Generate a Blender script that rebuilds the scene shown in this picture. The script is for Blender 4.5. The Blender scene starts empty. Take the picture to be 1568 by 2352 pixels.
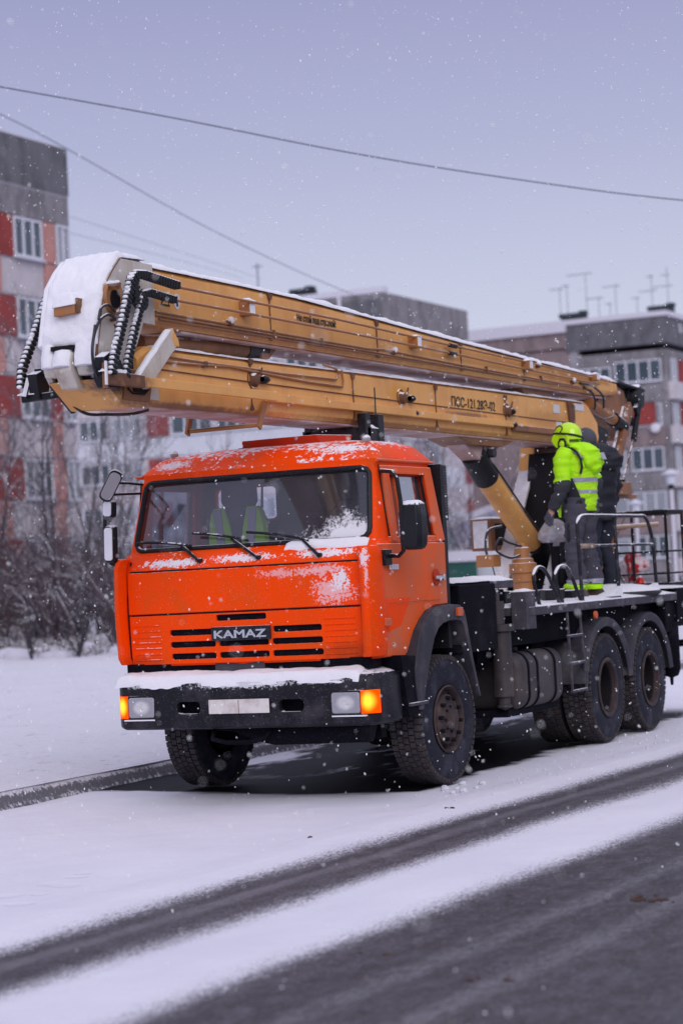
import bpy, bmesh, math, random
from mathutils import Vector, Matrix, noise
R = math.radians
C = bpy.context.scene
COL = C.collection

# ---------------------------------------------------------------- camera
cam_d = bpy.data.cameras.new('camera'); cam = bpy.data.objects.new('camera', cam_d); COL.objects.link(cam)
_yaw, _pitch, _roll = 0.449056, 0.030005, 0.052558
fw = Vector((-0.43431348, 0.90026202, 0.03000161)); rt = Vector((0.89874034, 0.43532853, -0.05248698)); up = Vector((0.06031259, -0.00416786, 0.99817084))
mw = Matrix((rt, up, -fw)).transposed().to_4x4(); mw.translation = Vector((8.06897975, -14.74579674, 1.69433573))
cam.matrix_world = mw
cam_d.sensor_fit = 'VERTICAL'; cam_d.sensor_height = 36; cam_d.sensor_width = 24
cam_d.lens = 5005.07 / 2352 * 36
cam_d.clip_start = 0.1; cam_d.clip_end = 3000
cam_d.dof.use_dof = True; cam_d.dof.focus_distance = 16.6; cam_d.dof.aperture_fstop = 1.9
C.camera = cam

# ---------------------------------------------------------------- world (overcast, lilac winter sky)
W = bpy.data.worlds.new('World'); C.world = W; W.use_nodes = True
nt = W.node_tree; nt.nodes.clear()
tc = nt.nodes.new('ShaderNodeTexCoord'); sep = nt.nodes.new('ShaderNodeSeparateXYZ')
nt.links.new(tc.outputs['Generated'], sep.inputs[0])
ramp = nt.nodes.new('ShaderNodeValToRGB'); cr = ramp.color_ramp
cr.elements[0].position = 0.0; cr.elements[0].color = (0.63, 0.67, 0.785, 1)
cr.elements[1].position = 1.0; cr.elements[1].color = (0.78, 0.78, 0.95, 1)
for p, c in ((0.09, (0.60, 0.63, 0.77, 1)), (0.14, (0.53, 0.55, 0.72, 1)), (0.20, (0.42, 0.435, 0.635, 1)), (0.27, (0.33, 0.34, 0.545, 1)), (0.36, (0.36, 0.37, 0.56, 1)), (0.6, (0.68, 0.68, 0.86, 1))):
    e = cr.elements.new(p); e.color = c
nt.links.new(sep.outputs['Z'], ramp.inputs[0])
sky = nt.nodes.new('ShaderNodeTexSky'); sky.sky_type = 'NISHITA'; sky.sun_disc = False
sky.sun_elevation = R(30); sky.sun_rotation = R(160)
mixw = nt.nodes.new('ShaderNodeMix'); mixw.data_type = 'RGBA'; mixw.blend_type = 'ADD'; mixw.inputs[0].default_value = 0.004
nt.links.new(ramp.outputs[0], mixw.inputs[6]); nt.links.new(sky.outputs[0], mixw.inputs[7])
bg = nt.nodes.new('ShaderNodeBackground'); bg.inputs[1].default_value = 1.0
wo = nt.nodes.new('ShaderNodeOutputWorld')
nt.links.new(mixw.outputs[2], bg.inputs[0]); nt.links.new(bg.outputs[0], wo.inputs[0])
sun_d = bpy.data.lights.new('sun', 'SUN'); sun = bpy.data.objects.new('sun', sun_d); COL.objects.link(sun)
sun_d.energy = 1.35; sun_d.angle = R(35); sun_d.color = (1.0, 0.93, 0.88)
sun.rotation_euler = (R(60), R(0), R(36))     # soft light from the camera side, right and high
C.view_settings.view_transform = 'Standard'; C.view_settings.look = 'None'; C.view_settings.exposure = 0; C.view_settings.gamma = 1
C.cycles.max_bounces = 6; C.cycles.transparent_max_bounces = 12; C.cycles.use_denoising = True
C.cycles.caustics_reflective = False; C.cycles.caustics_refractive = False

# ---------------------------------------------------------------- helpers
class MB:
    def __init__(s): s.v = []; s.f = []; s.mi = []; s.cur = 0
    def add(s, vs, fs):
        o = len(s.v); s.v += [Vector(v) for v in vs]
        for f in fs: s.f.append([i + o for i in f]); s.mi.append(s.cur)
        return s
    def box(s, x0, x1, y0, y1, z0, z1):
        v = [(x, y, z) for x in (x0, x1) for y in (y0, y1) for z in (z0, z1)]
        return s.add(v, [(0, 1, 3, 2), (4, 6, 7, 5), (0, 4, 5, 1), (2, 3, 7, 6), (0, 2, 6, 4), (1, 5, 7, 3)])
    def obox(s, c, size, M):
        a, b, d = [k / 2 for k in size]; c = Vector(c)
        v = [c + M @ Vector((x, y, z)) for x in (-a, a) for y in (-b, b) for z in (-d, d)]
        return s.add(v, [(0, 1, 3, 2), (4, 6, 7, 5), (0, 4, 5, 1), (2, 3, 7, 6), (0, 2, 6, 4), (1, 5, 7, 3)])
    def bar(s, p, q, w, h, ref=(0, 0, 1)):
        p = Vector(p); q = Vector(q); d = (q - p); L = d.length; d.normalize(); rf = Vector(ref)
        if abs(d.dot(rf)) > .99: rf = Vector((1, 0, 0))
        x = d.cross(rf).normalized(); z = x.cross(d)
        return s.obox((p + q) / 2, (w, L, h), Matrix((x, d, z)).transposed())
    def tube(s, pts, r, n=8, closed=False):
        P = [Vector(p) for p in pts]; m = len(P)
        rs = r if isinstance(r, (list, tuple)) else [r] * m
        nrm = None; base = len(s.v)
        for i, p in enumerate(P):
            a = P[(i - 1) % m] if (closed or i > 0) else p; b = P[(i + 1) % m] if (closed or i < m - 1) else p
            d = (b - a)
            if d.length < 1e-9: d = Vector((0, 0, 1))
            d.normalize()
            if nrm is None: nrm = d.orthogonal().normalized()
            else:
                nrm = nrm - d * nrm.dot(d)
                nrm = nrm.normalized() if nrm.length > 1e-6 else d.orthogonal().normalized()
            bn = d.cross(nrm)
            for k in range(n):
                t = 2 * math.pi * k / n
                s.v.append(p + (nrm * math.cos(t) + bn * math.sin(t)) * rs[i])
        for i in range(m if closed else m - 1):
            j = (i + 1) % m
            for k in range(n):
                l = (k + 1) % n
                s.f.append([base + i * n + k, base + i * n + l, base + j * n + l, base + j * n + k]); s.mi.append(s.cur)
        if not closed:
            s.f.append([base + k for k in range(n)][::-1]); s.mi.append(s.cur)
            s.f.append([base + (m - 1) * n + k for k in range(n)]); s.mi.append(s.cur)
        return s
    def cyl(s, p, q, r, n=20, r2=None): return s.tube([p, q], [r, r if r2 is None else r2], n)
    def lathe(s, prof, o, ax, n=32):
        """prof: (radius, offset along ax)"""
        o = Vector(o); ax = Vector(ax).normalized(); a = ax.orthogonal().normalized(); b = ax.cross(a); base = len(s.v); m = len(prof)
        for r_, t in prof:
            for k in range(n):
                th = 2 * math.pi * k / n
                s.v.append(o + ax * t + (a * math.cos(th) + b * math.sin(th)) * max(r_, 1e-4))
        for i in range(m - 1):
            for k in range(n):
                l = (k + 1) % n
                s.f.append([base + i * n + k, base + i * n + l, base + (i + 1) * n + l, base + (i + 1) * n + k]); s.mi.append(s.cur)
        return s
    def prism(s, poly, ax, a, b):
        """poly of 2D points in the plane of the other two axes (in xyz order), extruded along ax from a to b"""
        def pt(u, v, w): return {'x': (w, u, v), 'y': (u, w, v), 'z': (u, v, w)}[ax]
        n = len(poly); v = [pt(u, w, a) for u, w in poly] + [pt(u, w, b) for u, w in poly]
        return s.add(v, [list(range(n))[::-1], list(range(n, 2 * n))] + [(i, (i + 1) % n, n + (i + 1) % n, n + i) for i in range(n)])
    def sphere(s, c, r, nu=10, nv=6, sc=(1, 1, 1)):
        c = Vector(c); vs = []; fs = []
        for j in range(nv + 1):
            ph = math.pi * j / nv
            for i in range(nu):
                th = 2 * math.pi * i / nu
                vs.append(c + Vector((math.sin(ph) * math.cos(th) * sc[0], math.sin(ph) * math.sin(th) * sc[1], math.cos(ph) * sc[2])) * r)
        for j in range(nv):
            for i in range(nu):
                k = (i + 1) % nu; fs.append((j * nu + i, j * nu + k, (j + 1) * nu + k, (j + 1) * nu + i))
        return s.add(vs, fs)
    def grid(s, fn, nu, nv):
        vs = [fn(i / nu, j / nv) for j in range(nv + 1) for i in range(nu + 1)]
        return s.add(vs, [(j * (nu + 1) + i, j * (nu + 1) + i + 1, (j + 1) * (nu + 1) + i + 1, (j + 1) * (nu + 1) + i) for j in range(nv) for i in range(nu)])
    def loft(s, rings, cap=True):
        n = len(rings[0]); base = len(s.v)
        for r_ in rings: s.v += [Vector(p) for p in r_]
        for i in range(len(rings) - 1):
            for k in range(n):
                l = (k + 1) % n
                s.f.append([base + i * n + k, base + i * n + l, base + (i + 1) * n + l, base + (i + 1) * n + k]); s.mi.append(s.cur)
        if cap:
            s.f.append([base + k for k in range(n)][::-1]); s.mi.append(s.cur)
            s.f.append([base + (len(rings) - 1) * n + k for k in range(n)]); s.mi.append(s.cur)
        return s
    def build(s, name, mats, parent=None, smooth=40, bevel=0, seg=2, origin=None, weld=False, recalc=True):
        me = bpy.data.meshes.new(name)
        o = Vector(origin) if origin is not None else Vector((0, 0, 0))
        me.from_pydata([tuple(v - o) for v in s.v], [], s.f)
        mats = mats if isinstance(mats, (list, tuple)) else [mats]
        for m in mats: me.materials.append(m)
        if len(mats) > 1: me.polygons.foreach_set('material_index', s.mi)
        if recalc or weld:
            bm = bmesh.new(); bm.from_mesh(me)
            if weld: bmesh.ops.remove_doubles(bm, verts=bm.verts, dist=1e-4)
            if recalc: bmesh.ops.recalc_face_normals(bm, faces=bm.faces)
            bm.to_mesh(me); bm.free()
        if smooth:
            me.polygons.foreach_set('use_smooth', [True] * len(me.polygons)); me.set_sharp_from_angle(angle=R(smooth))
        me.update()
        ob = bpy.data.objects.new(name, me); COL.objects.link(ob); ob.location = o
        if parent is not None:
            ob.parent = parent; ob.matrix_parent_inverse = Matrix.Identity(4)
            ob.location = o - world_loc(parent)
        if bevel:
            b = ob.modifiers.new('bevel', 'BEVEL'); b.width = bevel; b.segments = seg; b.limit_method = 'ANGLE'; b.angle_limit = R(35); b.harden_normals = True
        return ob
def world_loc(o):
    v = Vector((0, 0, 0))
    while o is not None: v += Vector(o.location); o = o.parent
    return v
def tag(o, label=None, cat=None, group=None, kind=None):
    if label: o['label'] = label
    if cat: o['category'] = cat
    if group: o['group'] = group
    if kind: o['kind'] = kind
    return o
def empty(name, loc, label, cat, group=None):
    o = bpy.data.objects.new(name, None); COL.objects.link(o); o.location = loc; o.empty_display_size = .3
    return tag(o, label, cat, group)
def bake(ob):
    """apply modifiers"""
    dg = bpy.context.evaluated_depsgraph_get(); me = bpy.data.meshes.new_from_object(ob.evaluated_get(dg), preserve_all_data_layers=True, depsgraph=dg)
    ob.modifiers.clear(); ob.data = me; return ob
def cut(ob, *mbs, op='DIFFERENCE'):
    for mb in mbs:
        c = mb.build('cutter', ob.data.materials[0], None, smooth=0)
        m = ob.modifiers.new('b', 'BOOLEAN'); m.operation = op; m.solver = 'EXACT'; m.object = c
        bake(ob); bpy.data.objects.remove(c)
    me = ob.data
    me.polygons.foreach_set('use_smooth', [True] * len(me.polygons)); me.set_sharp_from_angle(angle=R(35))
    return ob
def solid(ob, t, off=-1):
    m = ob.modifiers.new('s', 'SOLIDIFY'); m.thickness = t; m.offset = off; return ob
def text(s, name, mat, parent, origin, ux, uy, w, h, depth=.002, bold=0):
    cu = bpy.data.curves.new(name, 'FONT'); cu.body = s; cu.extrude = depth; cu.offset = bold; cu.resolution_u = 3
    t = bpy.data.objects.new(name, cu); COL.objects.link(t); bpy.context.view_layer.update()
    dg = bpy.context.evaluated_depsgraph_get(); me = bpy.data.meshes.new_from_object(t.evaluated_get(dg)); bpy.data.objects.remove(t)
    xs = [v.co.x for v in me.vertices]; ys = [v.co.y for v in me.vertices]
    x0, x1, y0, y1 = min(xs), max(xs), min(ys), max(ys); ux = Vector(ux).normalized(); uy = Vector(uy).normalized(); n = ux.cross(uy); o = Vector(origin)
    for v in me.vertices:
        v.co = o + ux * ((v.co.x - x0) / (x1 - x0) * w) + uy * ((v.co.y - y0) / (y1 - y0) * h) + n * v.co.z
    me.materials.clear(); me.materials.append(mat); me.name = name
    ob = bpy.data.objects.new(name, me); COL.objects.link(ob); ob.parent = parent
    if parent is not None:
        wl = world_loc(parent)
        for v in me.vertices: v.co -= wl
    return ob

# ---------------------------------------------------------------- material node DSL
class N:
    def __init__(s, name):
        s.m = bpy.data.materials.new(name); s.m.use_nodes = True; s.t = s.m.node_tree; s.t.nodes.clear()
        s.out = s.t.nodes.new('ShaderNodeOutputMaterial'); s._o = None; s._n = None
    def L(s, a, b): s.t.links.new(a, b)
    def put(s, sock, v):
        if hasattr(v, 'is_linked') or isinstance(v, bpy.types.NodeSocket): s.L(v, sock)
        elif isinstance(v, (tuple, list)) and len(v) == 3 and sock.type == 'RGBA': sock.default_value = (*v, 1)
        else: sock.default_value = v
    @property
    def obj(s):
        if not s._o: s._o = s.t.nodes.new('ShaderNodeTexCoord').outputs['Object']
        return s._o
    @property
    def pos(s): return s.t.nodes.new('ShaderNodeNewGeometry').outputs['Position']
    @property
    def nz(s):
        if not s._n: s._n = s.xyz(s.t.nodes.new('ShaderNodeNewGeometry').outputs['Normal'])[2]
        return s._n
    def xyz(s, v):
        n = s.t.nodes.new('ShaderNodeSeparateXYZ'); s.L(v, n.inputs[0]); return n.outputs
    def math(s, op, a, b=0.0, c=None):
        n = s.t.nodes.new('ShaderNodeMath'); n.operation = op; s.put(n.inputs[0], a); s.put(n.inputs[1], b)
        if c is not None: s.put(n.inputs[2], c)
        return n.outputs[0]
    def add(s, a, b): return s.math('ADD', a, b)
    def mul(s, a, b): return s.math('MULTIPLY', a, b)
    def sub(s, a, b): return s.math('SUBTRACT', a, b)
    def mx(s, a, b): return s.math('MAXIMUM', a, b)
    def step(s, x, a, b, lo=0.0, hi=1.0):
        n = s.t.nodes.new('ShaderNodeMapRange'); n.interpolation_type = 'SMOOTHSTEP'
        if isinstance(a, (int, float)) and isinstance(b, (int, float)) and a > b: a, b, lo, hi = b, a, hi, lo
        s.put(n.inputs[0], x); s.put(n.inputs[1], a); s.put(n.inputs[2], b); s.put(n.inputs[3], lo); s.put(n.inputs[4], hi); return n.outputs[0]
    def noise(s, scale=5, detail=3, rough=.55, vec=None, stretch=None, dist=0):
        n = s.t.nodes.new('ShaderNodeTexNoise'); v = vec or s.obj
        if stretch:
            m = s.t.nodes.new('ShaderNodeMapping'); m.inputs['Scale'].default_value = stretch; s.L(v, m.inputs[0]); v = m.outputs[0]
        s.L(v, n.inputs['Vector']); n.inputs['Scale'].default_value = scale; n.inputs['Detail'].default_value = detail; n.inputs['Roughness'].default_value = rough
        n.inputs['Distortion'].default_value = dist
        return n.outputs['Fac']
    def vor(s, scale, vec=None, stretch=None):
        n = s.t.nodes.new('ShaderNodeTexVoronoi'); v = vec or s.obj
        if stretch:
            m = s.t.nodes.new('ShaderNodeMapping'); m.inputs['Scale'].default_value = stretch; s.L(v, m.inputs[0]); v = m.outputs[0]
        s.L(v, n.inputs['Vector']); n.inputs['Scale'].default_value = scale; return n.outputs['Distance']
    def mix(s, f, a, b, mode='MIX'):
        n = s.t.nodes.new('ShaderNodeMix'); n.data_type = 'RGBA'; n.blend_type = mode; s.put(n.inputs[0], f); s.put(n.inputs[6], a); s.put(n.inputs[7], b); return n.outputs[2]
    def bump(s, h, strength=.3, dist=.01):
        n = s.t.nodes.new('ShaderNodeBump'); n.inputs['Strength'].default_value = strength; n.inputs['Distance'].default_value = dist; s.L(h, n.inputs['Height']); return n.outputs[0]
    def dist3(s, c, r, vec=None):
        """0 at c, 1 at ellipsoid surface r"""
        m = s.t.nodes.new('ShaderNodeMapping'); m.vector_type = 'TEXTURE'; s.L(vec or s.obj, m.inputs[0]); m.inputs['Location'].default_value = c; m.inputs['Scale'].default_value = r
        n = s.t.nodes.new('ShaderNodeVectorMath'); n.operation = 'LENGTH'; s.L(m.outputs[0], n.inputs[0]); return n.outputs['Value']
    def bsdf(s, col, rough=.5, metal=0.0, normal=None, coat=0, emit=None, es=0, spec=.5, trans=0, alpha=None):
        b = s.t.nodes.new('ShaderNodeBsdfPrincipled'); s.put(b.inputs['Base Color'], col); s.put(b.inputs['Roughness'], rough); s.put(b.inputs['Metallic'], metal)
        b.inputs['Coat Weight'].default_value = coat; b.inputs['Specular IOR Level'].default_value = spec; b.inputs['Transmission Weight'].default_value = trans
        if normal is not None: s.L(normal, b.inputs['Normal'])
        if emit: b.inputs['Emission Color'].default_value = (*emit, 1); b.inputs['Emission Strength'].default_value = es
        if alpha is not None: s.put(b.inputs['Alpha'], alpha)
        return b.outputs[0]
    def mixs(s, f, a, b):
        n = s.t.nodes.new('ShaderNodeMixShader'); s.put(n.inputs[0], f); s.L(a, n.inputs[1]); s.L(b, n.inputs[2]); return n.outputs[0]
    def done(s, sh): s.L(sh, s.out.inputs[0]); return s.m

SNOW = (0.80, 0.80, 0.865)
def M(name, col, rough=.5, metal=0.0, var=.25, vs=6, dirt=None, da=.5, ds=3, streak=0, rust=0, snow=0, bump=.0, bs=60, coat=0, patches=(), spec=.5, sn_fine=.25, speck=0, soot=()):
    n = N(name); c = n.mix(n.mul(n.noise(vs, 4), var), col, tuple(k * .45 for k in col))
    if dirt:
        f = n.noise(ds, 5, .62)
        if streak: f = n.add(n.mul(f, .66), n.mul(n.noise(ds * 1.7, 6, .72, stretch=(2.0, 2.0, .45)), .38))
        c = n.mix(n.step(f, .62 - .35 * da, .62 + .12), c, dirt)
    if rust:
        f = n.noise(7, 6, .7); c = n.mix(n.mul(n.step(f, .72 - .25 * rust, .78 - .2 * rust), .85), c, (.12, .045, .02))
    for (pc, pr, sc_, st) in soot:
        sf = n.sub(n.add(n.mul(n.noise(14, 5, .7), .8), n.mul(n.noise(3, 3), .3)), n.mul(n.dist3(pc, pr), .7)); c = n.mix(n.mul(n.step(sf, -.15, .35), st), c, sc_)
    rgh = rough
    if speck:
        f = n.noise(140, 2, .5); c = n.mix(n.mul(n.step(f, .66, .74), speck), c, SNOW)
    mask = None
    if snow:
        nn = n.noise(22, 5, .65); nb = n.noise(4, 3, .5)
        h = n.add(n.nz, n.add(n.mul(n.sub(nn, .5), sn_fine * 3), n.mul(n.sub(nb, .5), .6)))
        mask = n.step(h, 1.0 - snow * .95, 1.12 - snow * .95)
        mask = n.mul(mask, n.step(n.nz, 0.02, .15))
    for (pc, pr, st) in patches:
        d = n.dist3(pc, pr); nn = n.add(n.mul(n.noise(48, 5, .72), 1.7), n.mul(n.noise(12, 4, .65), .75))
        pm = n.mul(n.step(n.sub(nn, n.mul(d, .9)), .72, .90), st)
        mask = pm if mask is None else n.mx(mask, pm)
    if mask is not None:
        c = n.mix(mask, c, SNOW); rgh = n.mix(mask, (rough,) * 3, (.9,) * 3)
    nm = None
    if bump: nm = n.bump(n.noise(bs, 4, .6), bump, .004)
    return n.done(n.bsdf(c, rgh, metal, nm, coat, spec=spec))
def glass(name, tint=(.35, .37, .42), refl=.5, snowf=None, dust_glare=.02):
    n = N(name)
    t = n.t.nodes.new('ShaderNodeBsdfTransparent'); t.inputs[0].default_value = (*tint, 1)
    g = n.t.nodes.new('ShaderNodeBsdfGlossy'); g.inputs['Roughness'].default_value = .06; g.inputs[0].default_value = (.9, .92, 1, 1)
    lw = n.t.nodes.new('ShaderNodeLayerWeight'); lw.inputs[0].default_value = .35
    sh = n.mixs(n.math('MINIMUM', n.add(n.mul(lw.outputs['Facing'], refl), .05), 1.0), t.outputs[0], g.outputs[0])
    d = n.bsdf((.36, .36, .42), .9); dn = n.add(n.mul(n.noise(3, 4, .6), .12), dust_glare)
    sh = n.mixs(dn, sh, d)
    if snowf is not None:
        sh = n.mixs(snowf(n), sh, n.bsdf(SNOW, .9))
    return n.done(sh)
# ---------------------------------------------------------------- materials
ORANGE = (0.98, 0.068, 0.0)
DUSTY = (0.50, 0.17, 0.09)
m_orange = M('orange_paint', ORANGE, .45, var=.16, vs=1.8, dirt=(.66, .085, .008), da=.40, ds=2.2, streak=1, coat=.0, spec=.09, rust=.06, soot=[((.9, .12, 1.13), (.35, .2, .10), (.20, .03, .01), .45), ((-.9, .12, 1.10), (.3, .2, .07), (.25, .03, .01), .4)], snow=.10, sn_fine=.5, speck=.3,
             patches=[((.86, .12, 1.68), (.16, .25, .16), .95), ((.74, .58, 2.69), (.34, .16, .09), 1.0), ((.60, 1.1, 2.79), (.62, .45, .05), 1.0), ((-.80, .52, 2.67), (.34, .16, .08), .8), ((-.75, 1.0, 2.76), (.4, .4, .05), .9), ((.70, .12, 1.76), (.45, .2, .07), .5),
                      ((-.62, .14, 1.875), (.55, .2, .065), 1.0), ((.0, .12, 1.89), (.5, .2, .06), .9), ((.72, .16, 1.89), (.45, .2, .06), .95), ((.35, .12, 1.75), (.35, .2, .07), .4), ((.80, .12, 1.60), (.3, .2, .2), .5), ((1.1, .02, 1.84), (.08, .1, .12), .8), ((1.12, .02, 1.72), (.03, .1, .2), .5)])
m_orange_side = M('orange_paint_dusty', (.84, .11, .014), .5, spec=.2, soot=[((1.16, .75, 1.12), (.2, .5, .12), (.50, .16, .10), .28), ((1.16, 1.4, 1.5), (.2, .12, .35), (.62, .20, .12), .35)], var=.15, vs=2.5, dirt=(.50, .15, .075), da=.55, ds=1.6, streak=1, snow=.30, speck=.2, rust=.0)
m_orange_roof = M('orange_roof_fairing', (.70, .12, .05), .55, var=.15, vs=3, dirt=(.55, .22, .15), da=.5, ds=2, snow=.5)
m_hatch = M('red_hatch_paint', (.55, .03, .004), .5, spec=.2, snow=.3, dirt=(.3, .05, .03), da=.3)
m_black = M('black_plastic', (.012, .0125, .019), .5, var=.4, vs=5, dirt=(.045, .040, .052), da=.40, ds=4, spec=.3, snow=.2, speck=.25)
m_bumper = M('bumper_plastic', (.009, .0095, .015), .5, var=.4, vs=5, dirt=(.040, .036, .046), da=.42, ds=4, spec=.22, snow=.2, speck=.35, patches=[((.1, -.04, .925), (.85, .2, .07), .75), ((-.8, -.0, .93), (.4, .2, .05), .6), ((.75, -.0, .93), (.4, .2, .045), .6)])
m_black_dusty = M('dusty_black_plastic', (.034, .034, .048), .6, var=.3, vs=5, dirt=(.085, .075, .085), da=.5, ds=4, spec=.3, snow=.0, speck=.1)
m_rubber = M('gasket_rubber', (.008, .008, .012), .55, spec=.3, snow=.3, speck=.25)
m_tyre = M('tyre_rubber', (.013, .014, .027), .8, var=.35, vs=9, dirt=(.046, .047, .070), da=.45, ds=5, bump=.4, bs=80, spec=.25, speck=.2)
m_tread = M('tread_rubber', (.050, .044, .050), .88, spec=.15, var=.5, vs=20, dirt=(.075, .062, .060), da=.55, ds=12, bump=.4, bs=60, speck=.4)
m_rim = M('muddy_rim', (.050, .036, .040), .75, spec=.25, var=.4, vs=9, dirt=(.095, .066, .060), da=.55, ds=8, bump=.3)
m_bolt = M('dark_wheel_bolt', (.010, .008, .011), .7, spec=.2)
m_frame = M('dark_chassis', (.0045, .0045, .009), .75, var=.4, vs=4, dirt=(.014, .013, .020), da=.4, ds=3, snow=.0, spec=.07, speck=.08)
m_deck = M('grimy_deck_steel', (.060, .055, .072), .75, spec=.3, var=.35, vs=6, dirt=(.12, .105, .13), da=.45, ds=5, rust=.15, snow=.45)
m_tank = M('muddy_fuel_tank', (.045, .038, .044), .55, spec=.35, var=.3, vs=5, dirt=(.078, .064, .064), da=.6, ds=4)
BOOM = (0.86, 0.44, 0.135)
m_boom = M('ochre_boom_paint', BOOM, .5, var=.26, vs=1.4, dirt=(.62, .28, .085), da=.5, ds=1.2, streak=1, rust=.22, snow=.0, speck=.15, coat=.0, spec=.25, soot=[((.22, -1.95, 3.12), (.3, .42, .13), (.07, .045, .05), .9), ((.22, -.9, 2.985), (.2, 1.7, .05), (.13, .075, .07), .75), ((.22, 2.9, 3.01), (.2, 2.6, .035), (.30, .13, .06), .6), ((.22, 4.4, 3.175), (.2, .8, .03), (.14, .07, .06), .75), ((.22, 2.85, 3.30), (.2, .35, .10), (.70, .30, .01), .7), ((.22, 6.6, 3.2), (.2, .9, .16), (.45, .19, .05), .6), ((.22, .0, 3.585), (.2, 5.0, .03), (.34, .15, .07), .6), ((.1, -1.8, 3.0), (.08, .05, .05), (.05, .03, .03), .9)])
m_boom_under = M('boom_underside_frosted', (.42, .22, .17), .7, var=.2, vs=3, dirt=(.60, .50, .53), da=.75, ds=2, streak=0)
m_boom_dark = M('browned_boom_paint', (.33, .13, .045), .55, var=.4, vs=3, dirt=(.13, .055, .03), da=.6, ds=2.5, streak=1, rust=.3, snow=.35)
m_ochre2 = M('ochre_fitting_paint', (.40, .165, .05), .5, var=.3, vs=6, dirt=(.3, .15, .09), da=.4, ds=5, rust=.2, snow=.35)
m_cream = M('cream_boom_head_paint', (.62, .57, .52), .5, spec=.3, soot=[((.22, -2.05, 3.22), (.2, .3, .16), (.05, .045, .05), .85), ((.22, -1.95, 3.62), (.1, .16, .16), (.32, .17, .09), .6)], var=.15, vs=4, dirt=(.36, .27, .20), da=.45, ds=3, streak=1, rust=.25, speck=.2, snow=.0)
m_rust = M('rusty_steel', (.16, .07, .04), .8, var=.5, vs=9, dirt=(.28, .13, .06), da=.4, ds=7, snow=.45)
m_drag = M('black_cable_chain', (.010, .010, .015), .55, spec=.3, var=.3, snow=.55, sn_fine=.15)
m_hose = M('black_hose', (.014, .014, .02), .4, snow=.28)
m_snow = (lambda n: n.done(n.bsdf(n.mix(n.noise(3, 3), (.86, .86, .915), (.76, .76, .83)), .9, normal=n.bump(n.add(n.noise(14, 5, .6), n.mul(n.noise(90, 3, .6), .35)), .5, .02), spec=.25)))(N('fresh_snow'))
m_glass = glass('windscreen_glass', (.74, .76, .86), .38,
    snowf=lambda n: n.mx(n.mul(n.step(n.sub(n.add(n.mul(n.noise(45, 6, .75), 1.5), n.mul(n.noise(9, 3), .9)), n.mul(n.dist3((.96, .3, 1.97), (.66, .6, .31)), .95)), .50, .86), .93),
                         n.mul(n.step(n.noise(90, 4, .7), .66, .74), .5)))
m_nearglass = glass('near_side_glass', (.22, .23, .28), .95)
m_sideglass = glass('side_glass', (.62, .64, .72), .5, dust_glare=.32)  # high last value paints the far window's pale reflection as a diffuse veil
m_dim = M('interior_trim', (.050, .052, .066), .8)
m_seat = M('seat_fabric', (.055, .06, .09), .9, bump=.3)
m_hivis = M('hi_vis_fabric', (.46, .95, .0), .75, var=.12, vs=9, bump=.4, bs=18)
m_vest = M('hi_vis_vest_fabric', (.38, .75, .04), .75, var=.2, vs=9)
m_reflect = M('silver_reflective_tape', (.36, .36, .44), .35)
m_orange_lens = M('orange_reflector', (.65, .10, .02), .25, coat=.5)
m_white = M('white_paint', (.7, .7, .74), .5)
m_plate = M('blurred_blank_plate', (.74, .70, .68), .5, var=.2, vs=3, dirt=(.50, .44, .42), da=.5, ds=7)
m_chrome = M('chrome', (.62, .64, .70), .22, metal=.9)
m_mirror = M('mirror_face', (.35, .33, .33), .12, metal=.8)
m_ink = M('black_stencil_ink', (.012, .02, .02), .7)
_n = N('headlamp_glass'); _d = _n.math('MINIMUM', _n.dist3((.923, .0, .755), (.075, .2, .055)), _n.dist3((-.853, .0, .755), (.075, .2, .055)))
m_lens = _n.done(_n.bsdf(_n.mix(_n.mul(_n.noise(34, 4, .7), .7), _n.mix(_n.step(_d, .6, 1.25), (.80, .80, .80), (.36, .36, .41)), (.24, .24, .27)), .12, 0.1, _n.bump(_n.noise(40, 2, .5, stretch=(1, 1, 3)), .5, .01), coat=.6))
_n = N('lit_indicator'); _d = _n.math('MINIMUM', _n.dist3((1.10, .0, .765), (.05, .2, .07)), _n.dist3((-1.04, .0, .765), (.05, .2, .07)))
_e = _n.t.nodes.new('ShaderNodeEmission'); _n.L(_n.mix(_n.step(_d, 1.35, .25), (1.0, .065, .0), (1.0, .62, .04)), _e.inputs[0]); _e.inputs[1].default_value = 1.7
m_lit = _n.done(_e.outputs[0])
# ================================================================ TRUCK
truck = empty('aerial_lift_truck', (0, 0, 0), 'orange lorry with a folded ochre boom lift over its cab, parked on the snowy roadside', 'truck')
T = truck
def lerp(tab, z):
    if z <= tab[0][0]: return tab[0][1]
    for (a, va), (b, vb) in zip(tab, tab[1:]):
        if z <= b: return va + (vb - va) * (z - a) / (b - a)
    return tab[-1][1]
YF = [(1.07, .10), (1.45, .09), (1.82, .095), (1.95, .20), (1.975, .235), (2.56, .40), (2.60, .40), (2.64, .46), (2.71, .54), (2.755, .66), (2.78, .82)]
HW = [(1.07, 1.10), (1.3, 1.135), (1.9, 1.145), (1.94, 1.14), (1.975, 1.115), (2.56, 1.055), (2.60, 1.075), (2.64, 1.05), (2.71, .985), (2.755, .88), (2.78, .65)]
YB = [(1.07, 1.49), (2.56, 1.50), (2.60, 1.51), (2.64, 1.46), (2.71, 1.40), (2.755, 1.30), (2.78, 1.12)]
def Fy(x, z):
    h = lerp(HW, z); return lerp(YF, z) + .075 * (abs(x) / h) ** 2.6
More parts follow.
